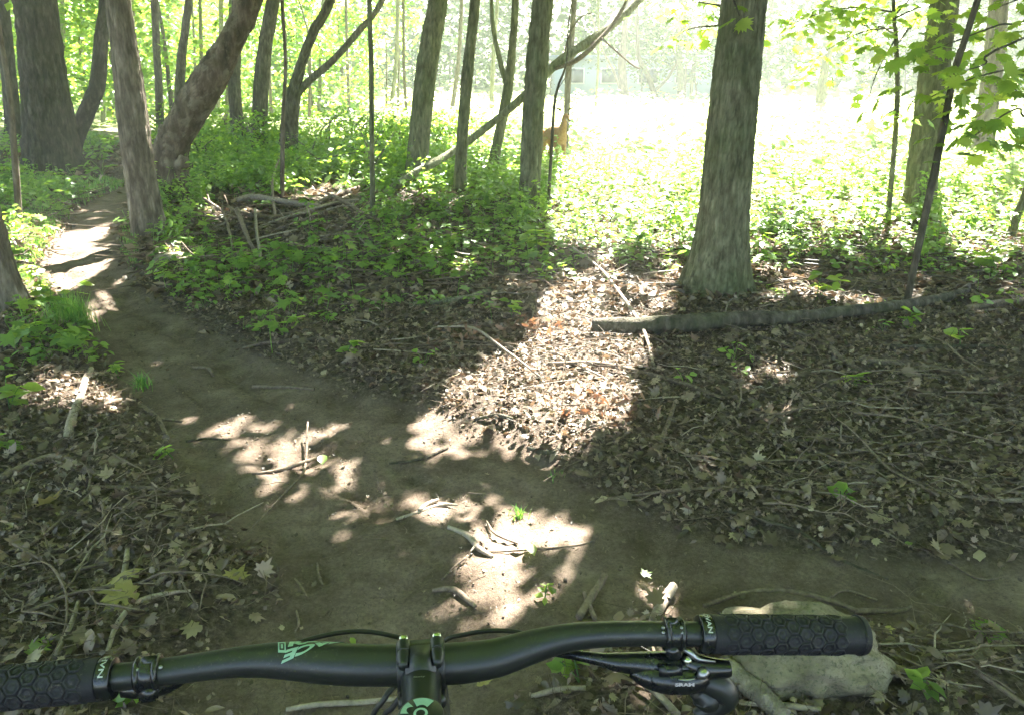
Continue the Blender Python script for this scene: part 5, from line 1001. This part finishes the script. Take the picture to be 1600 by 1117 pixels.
def grip(pa, pb, big, nm, mirror):
    ca, cb = barC(pa)[0], barC(pb)[0]; ax = cb-ca; Lg = np.linalg.norm(ax); ax /= Lg; v = np.array([0, 0, CAMZ])-ca; v -= ax*v.dot(ax); v /= np.linalg.norm(v); u = np.cross(v, ax); u = u if u[2] > 0 else -u
    core = part('grip', *tube([ca+ax*t for t in (0, .004, .03*1, Lg*.5, Lg-.012, Lg-.006, Lg)], [big, big, big*.97, big*.96, big*.98, big*1.06, big*1.0], 40, 5), M_RUB, bike, b0)
    # raised hexagon tread wrapped round the grip
    HX = []; a_ = .0068; rows = 12; r = big*.97
    circ = 2*math.pi*r; ncirc = 8; hs = circ/ncirc; colw = hs*math.sqrt(3)/2
    for ix in range(int((Lg-.03)/colw)):
        for k in range(ncirc):
            s0 = .016+ix*colw; th0 = (k+(.5 if ix % 2 else 0))/ncirc*2*math.pi; ro = hs/math.sqrt(3)*.93; ri = ro*.72; rd = ro*.30
            pv = []; fs = []
            def put(s, t, h): th = th0+t/r; pv.append(ca+ax*(s0+s)+(u*math.cos(th)+v*math.sin(th))*(r+h)); return len(pv)-1
            o_ = [put(math.cos(R(60*i))*ro, math.sin(R(60*i))*ro, 0) for i in range(6)]; o1 = [put(math.cos(R(60*i))*ro*.95, math.sin(R(60*i))*ro*.95, .0014) for i in range(6)]
            i1 = [put(math.cos(R(60*i))*ri, math.sin(R(60*i))*ri, .0014) for i in range(6)]; i0 = [put(math.cos(R(60*i))*ri*.94, math.sin(R(60*i))*ri*.94, .0002) for i in range(6)]
            d0 = [put(math.cos(R(60*i))*rd, math.sin(R(60*i))*rd, .0009) for i in range(6)]; dc = put(0, 0, .0013)
            for A_, B2 in ((o_, o1), (o1, i1), (i1, i0), (i0, d0)):
                for i in range(6): j = (i+1) % 6; fs.append([A_[i], A_[j], B2[j], B2[i]])
            HX.append((np.array(pv), [np.array(fs), np.array([[d0[i], d0[(i+1) % 6], dc] for i in range(6)])]))
    part('hexagon_tread', *join(HX), M_RUB, core, b0, sm=False)
    part('lock_ring', *tube([ca-ax*.012, ca-ax*.011, ca-ax*.006, ca-ax*.001, ca], [big*.9, big*.98, big*1.0, big*.99, big*.93], 40, 3), M_GLOSS, core, b0)
    uv, F = text_mesh(mirror, .02); uv = np.stack([uv[:, 0]*.8+.08, uv[:, 1]*.62+.19], 1); rr = big*1.0+.0006
    def f(u_, v_):
        th = R(-8+u_*108); return ca-ax*.0095*(1-v_)-ax*.0025*v_+(u*math.cos(th)+v*math.sin(th))*rr if nm == 'r' else ca-ax*.0095*v_-ax*.0025*(1-v_)+(u*math.cos(th)+v*math.sin(th))*rr
    part('print', wrap(uv, f), F, M_WHITE, core, b0, sm=False)
grip(1110, 1348, .0172, 'r', '+DVAN')
grip(157, -175, .0174, 'l', 'EHVN')

# clamps, brake lever and shifter
def clampring(px0, px1, r, name, extra=()):
    c0, c1 = barC(px0)[0], barC(px1)[0]; ax = (c1-c0)/np.linalg.norm(c1-c0); W_ = np.linalg.norm(c1-c0)
    L = [tube([c0, c0+ax*W_*.12, c0+ax*W_*.25], [r, r*1.12, r], 32, 3), tube([c1-ax*W_*.25, c1-ax*W_*.12, c1], [r, r*1.12, r], 32, 3), tube([c0+ax*W_*.2, c1-ax*W_*.2], [r*1.02]*2, 32, 3)]
    mid = (c0+c1)/2; v = np.array([0, 0, CAMZ])-mid; v /= np.linalg.norm(v); up2 = np.cross(v, ax); up2 = up2 if up2[2] > 0 else -up2
    M = np.stack([ax, up2, v], 1); L.append(box(mid+v*r*.62+up2*r*.72, (W_*.62, r*.7, r*.5), M, .001)); L.append(box(mid-up2*r*1.1, (W_*.8, r*1.2, r*1.1), M, .002))
    return L, mid, ax, up2, v, M
L, mid, ax, up2, v, M = clampring(1036, 1066, .0136, 'r')
brake = part('brake_lever', *join(L+[tube([BR(860, 1018, .03), BR(905, 1024, .012), BR(940, 1030, .008), BR(965, 1034, .006), BR(1000, 1036, .006), BR(1050, 1040, .006), BR(1090, 1044, .006), BR(1104, 1046, .006)], [.0035, .0046, .0062, .0085, .0105, .0135, .0115, .009], 28, 6),
    tube([BR(985, 1048, .006), BR(1010, 1055, .002), BR(1045, 1060, .0), BR(1085, 1060, .0), BR(1105, 1056, .0)], [.005, .0105, .0135, .0125, .007], 28, 6), tube([BR(1062, 1026, .004), BR(1080, 1036, .002), BR(1102, 1043, .0), BR(1128, 1044, .0), BR(1139, 1043, .0)], [.007, .0105, .0105, .0088, .0078], 24, 6),
    box(BR(1048, 1046, -.001), (.030, .020, .020), M, .004), box(BR(1055, 1064, -.004), (.052, .016, .014), M, .004)]), M_GLOSS, bike, b0)
part('lever_blade', *join([tube([BR(1085, 1060, .006), BR(1112, 1066, .006), BR(1130, 1078, .006), BR(1132, 1092, .008), BR(1112, 1106, .012), BR(1085, 1116, .016)], [.009, .0125, .0125, .0115, .009, .005], 20, 7), tube([BR(1090, 1075, .012), BR(1105, 1090, .012), BR(1100, 1104, .014)], [.010, .014, .009], 18, 6)]), M_BLACK, brake, b0)
part('silver_edge', *tube([BR(1067, 1014, -.006), BR(1077, 1018, -.009), BR(1086, 1026, -.010), BR(1096, 1030, -.011), BR(1118, 1033, -.009)], [.0018, .0030, .0028, .0018, .0008], 10, 6), M_GREYM, brake, b0)
part('adjuster_knob', *tube([BR(1090, 1058, -.013), BR(1097, 1053, -.014), BR(1104, 1047, -.013)], [.0020, .0050, .0042], 14, 4), M_GREYM, brake, b0)
part('pivot_bolt', *tube([BR(1074, 1031, -.0075), BR(1074, 1031, -.0105)], [.0036, .0034], 16, 2), M_STEEL, brake, b0)
part('trim_line', *tube([BR(1060, 1061, -.0145), BR(1073, 1062, -.015), BR(1086, 1060, -.0145)], [.0006, .0011, .0006], 8, 3), M_GREYM, brake, b0)
uv, F = text_mesh('SRAM', .05); part('print', wrap(uv, lambda u, v_: BR(1055+30*u, 1072-5.5*v_, -.0215)), F, M_GREYM, brake, b0, sm=False)
for q in (-1, 1):
    for w_ in (.2, .95): part('clamp_bolt', *tube([mid+ax*q*.0085+v*.0125+up2*(.006*w_-.0005), mid+ax*q*.0085+v*.0145+up2*(.006*w_)], [.0017, .0014], 10, 2), M_GREYM, brake, b0)
L, mid, ax, up2, v, M = clampring(214, 252, .0138, 'l'); lb = part('brake_lever', *join(L+[tube([BR(300, 1052, .045), BR(262, 1066, .03), BR(225, 1072, .02), BR(190, 1076, .018)], [.004, .009, .010, .007], 16, 5)]), M_GLOSS, bike, b0)
for q in (-1, 1): part('clamp_bolt', *tube([mid+ax*q*.009+v*.0125+up2*.004, mid+ax*q*.009+v*.0142+up2*.004], [.0018, .0015], 10, 2), M_GREYM, lb, b0)
def cable(pts, r=.0022, nm='cable'): part(nm, *tube([PD(a, c, d) for a, c, d in pts], [r]*len(pts), 12, 8), M_HOSE, bike, b0)
cable([(400, 1030, .72), (450, 1012, .74), (480, 999, .75), (530, 988, .755), (570, 986, .76), (610, 992, .76), (640, 1004, .77), (655, 1040, .80), (640, 1100, .84), (600, 1180, .9)])
cable([(880, 1020, .755), (850, 1000, .765), (810, 987, .77), (765, 985, .77), (725, 991, .775), (695, 1001, .78), (676, 1040, .8), (668, 1100, .84), (660, 1200, .9)])
cable([(660, 1040, .79), (618, 1070, .76), (600, 1092, .75), (580, 1130, .76), (570, 1250, .8)], .0027)
cable([(668, 1050, .78), (632, 1082, .75), (613, 1105, .75), (598, 1130, .76), (590, 1250, .8)], .0027)
cable([(960, 1036, .745), (920, 1030, .76), (880, 1021, .77), (840, 1010, .78), (780, 1012, .79), (720, 1030, .8), (690, 1070, .82), (680, 1150, .88)], .0025)
# fork, frame, wheels, saddle below and behind the cockpit
def W3(f, s, z): p = b_top+fwd*f+side*s; p[2] = z; return p
b_top = LB(-.085, 0, 0); zt = b_top[2]
ax_f = W3(.345, 0, .35)
part('fork', *join([tube([W3(.012, 0, zt-.03), W3(.075, 0, zt-.19)], [.024, .027], 24, 4), tube([W3(.085, -.07, zt-.235), W3(.085, 0, zt-.20), W3(.085, .07, zt-.235)], [.02, .026, .02], 16, 4)]+[tube([W3(.09, s*.07, zt-.22), W3(.20, s*.07, .62), W3(.345, s*.068, .35)], [.017, .021, .018], 16, 5) for s in (-1, 1)]), M_BLACK, bike, b0)
bb = W3(-.38, 0, .33); st = W3(-.52, 0, .72); ra = W3(-.82, 0, .36)
part('frame', *join([tube([W3(.06, 0, zt-.16), bb], [.025, .022], 20, 3), tube([W3(.02, 0, zt-.07), W3(-.45, 0, .73)], [.02, .017], 20, 3), tube([bb, W3(-.56, 0, .86)], [.018, .016], 20, 3)]+[tube([bb+side*s*.03, ra+side*s*.07], [.012, .009], 12, 3) for s in (-1, 1)]+[tube([st+side*s*.02, ra+side*s*.07], [.010, .008], 12, 3) for s in (-1, 1)]), M_BLACK, bike, b0)
def wheel(c, nm):
    P = [c+fwd*math.cos(a)*.345+upv*math.sin(a)*.345 for a in np.linspace(0, 2*math.pi, 49)]; wv = part(nm, *tube([c-side*.055, c+side*.055], [.022, .022], 16, 3), M_GLOSS, bike, b0)
    part('tyre', *tube([c+fwd*math.cos(a)*.318+upv*math.sin(a)*.318 for a in np.linspace(0, 2*math.pi, 49)], [.030]*49, 16, 2, cap=False), M_RUB, wv, b0)
    part('rim', *tube([c+fwd*math.cos(a)*.285+upv*math.sin(a)*.285 for a in np.linspace(0, 2*math.pi, 49)], [.013]*49, 8, 2, cap=False), M_GLOSS, wv, b0)
    me = None
    for i in range(28):
        a = i/28*2*math.pi; s = .028 if i % 2 else -.028; part('spoke', *tube([c+side*s, c+fwd*math.cos(a)*.283+upv*math.sin(a)*.283], [.001, .001], 5, 1), M_GREYM, wv, b0)
    kn = []
    for i in range(64):
        a = i/64*2*math.pi; er = fwd*math.cos(a)+upv*math.sin(a); et = -fwd*math.sin(a)+upv*math.cos(a); Mk = np.stack([side, et, er], 1)
        for s in ((-.018, .018) if i % 2 else (-.006, .006)): kn.append(box(c+er*(.3475-abs(s)*.22)+side*s, (.009, .014, .007), Mk))
    part('tread_knobs', *join(kn), M_RUB, wv, b0, sm=False)
wheel(ax_f, 'front_wheel'); wheel(ra, 'rear_wheel')
sd = W3(-.60, 0, .93)
bm = bmesh.new(); bmesh.ops.create_uvsphere(bm, u_segments=24, v_segments=14, radius=1)
for v_ in bm.verts: k = (v_.co.y+1)/2; v_.co = Vector((v_.co.x*(.075*(1-k)+.022), v_.co.y*.135, v_.co.z*.025+.01*(1-k)))
sdl = part('saddle', *bm_np(bm, sd, Rm), M_RUB, bike, b0); part('seat_post', *tube([W3(-.55, 0, .82), W3(-.60, 0, .92)], [.0145, .0145], 16, 3), M_GLOSS, sdl, b0)
for s, dz in ((-1, -1), (1, 1)):
    part('crank', *join([tube([bb+side*s*.05, bb+side*s*.075+fwd*dz*.17], [.013, .011], 12, 3), box(bb+side*s*.13+fwd*dz*.17, (.09, .09, .02), Rm, .004)]), M_GLOSS, bike, b0)

# ------------------------------------------------------------------ volume added to stand in for veiling glare
if HAZE:
    V, F = box((0, 45, 9.5), (220, 150, 24)); V[:, 2] = np.where(V[:, 2] < 0, -1.8, 16.5)
    b = NB('veil_air'); pv = b.n('ShaderNodeVolumePrincipled', Density=HAZE, Anisotropy=.1); pv.inputs['Color'].default_value = (.95, 1, .93, 1); b.l(pv.outputs[0], b.out.inputs['Volume'])
    tag(link('veil_haze', mesh_np('veil_haze', V, F, b.m)), kind='stuff')
for m in bpy.data.materials: m.cycles.emission_sampling = 'NONE' if hasattr(m.cycles, 'emission_sampling') else m.cycles.emission_sampling
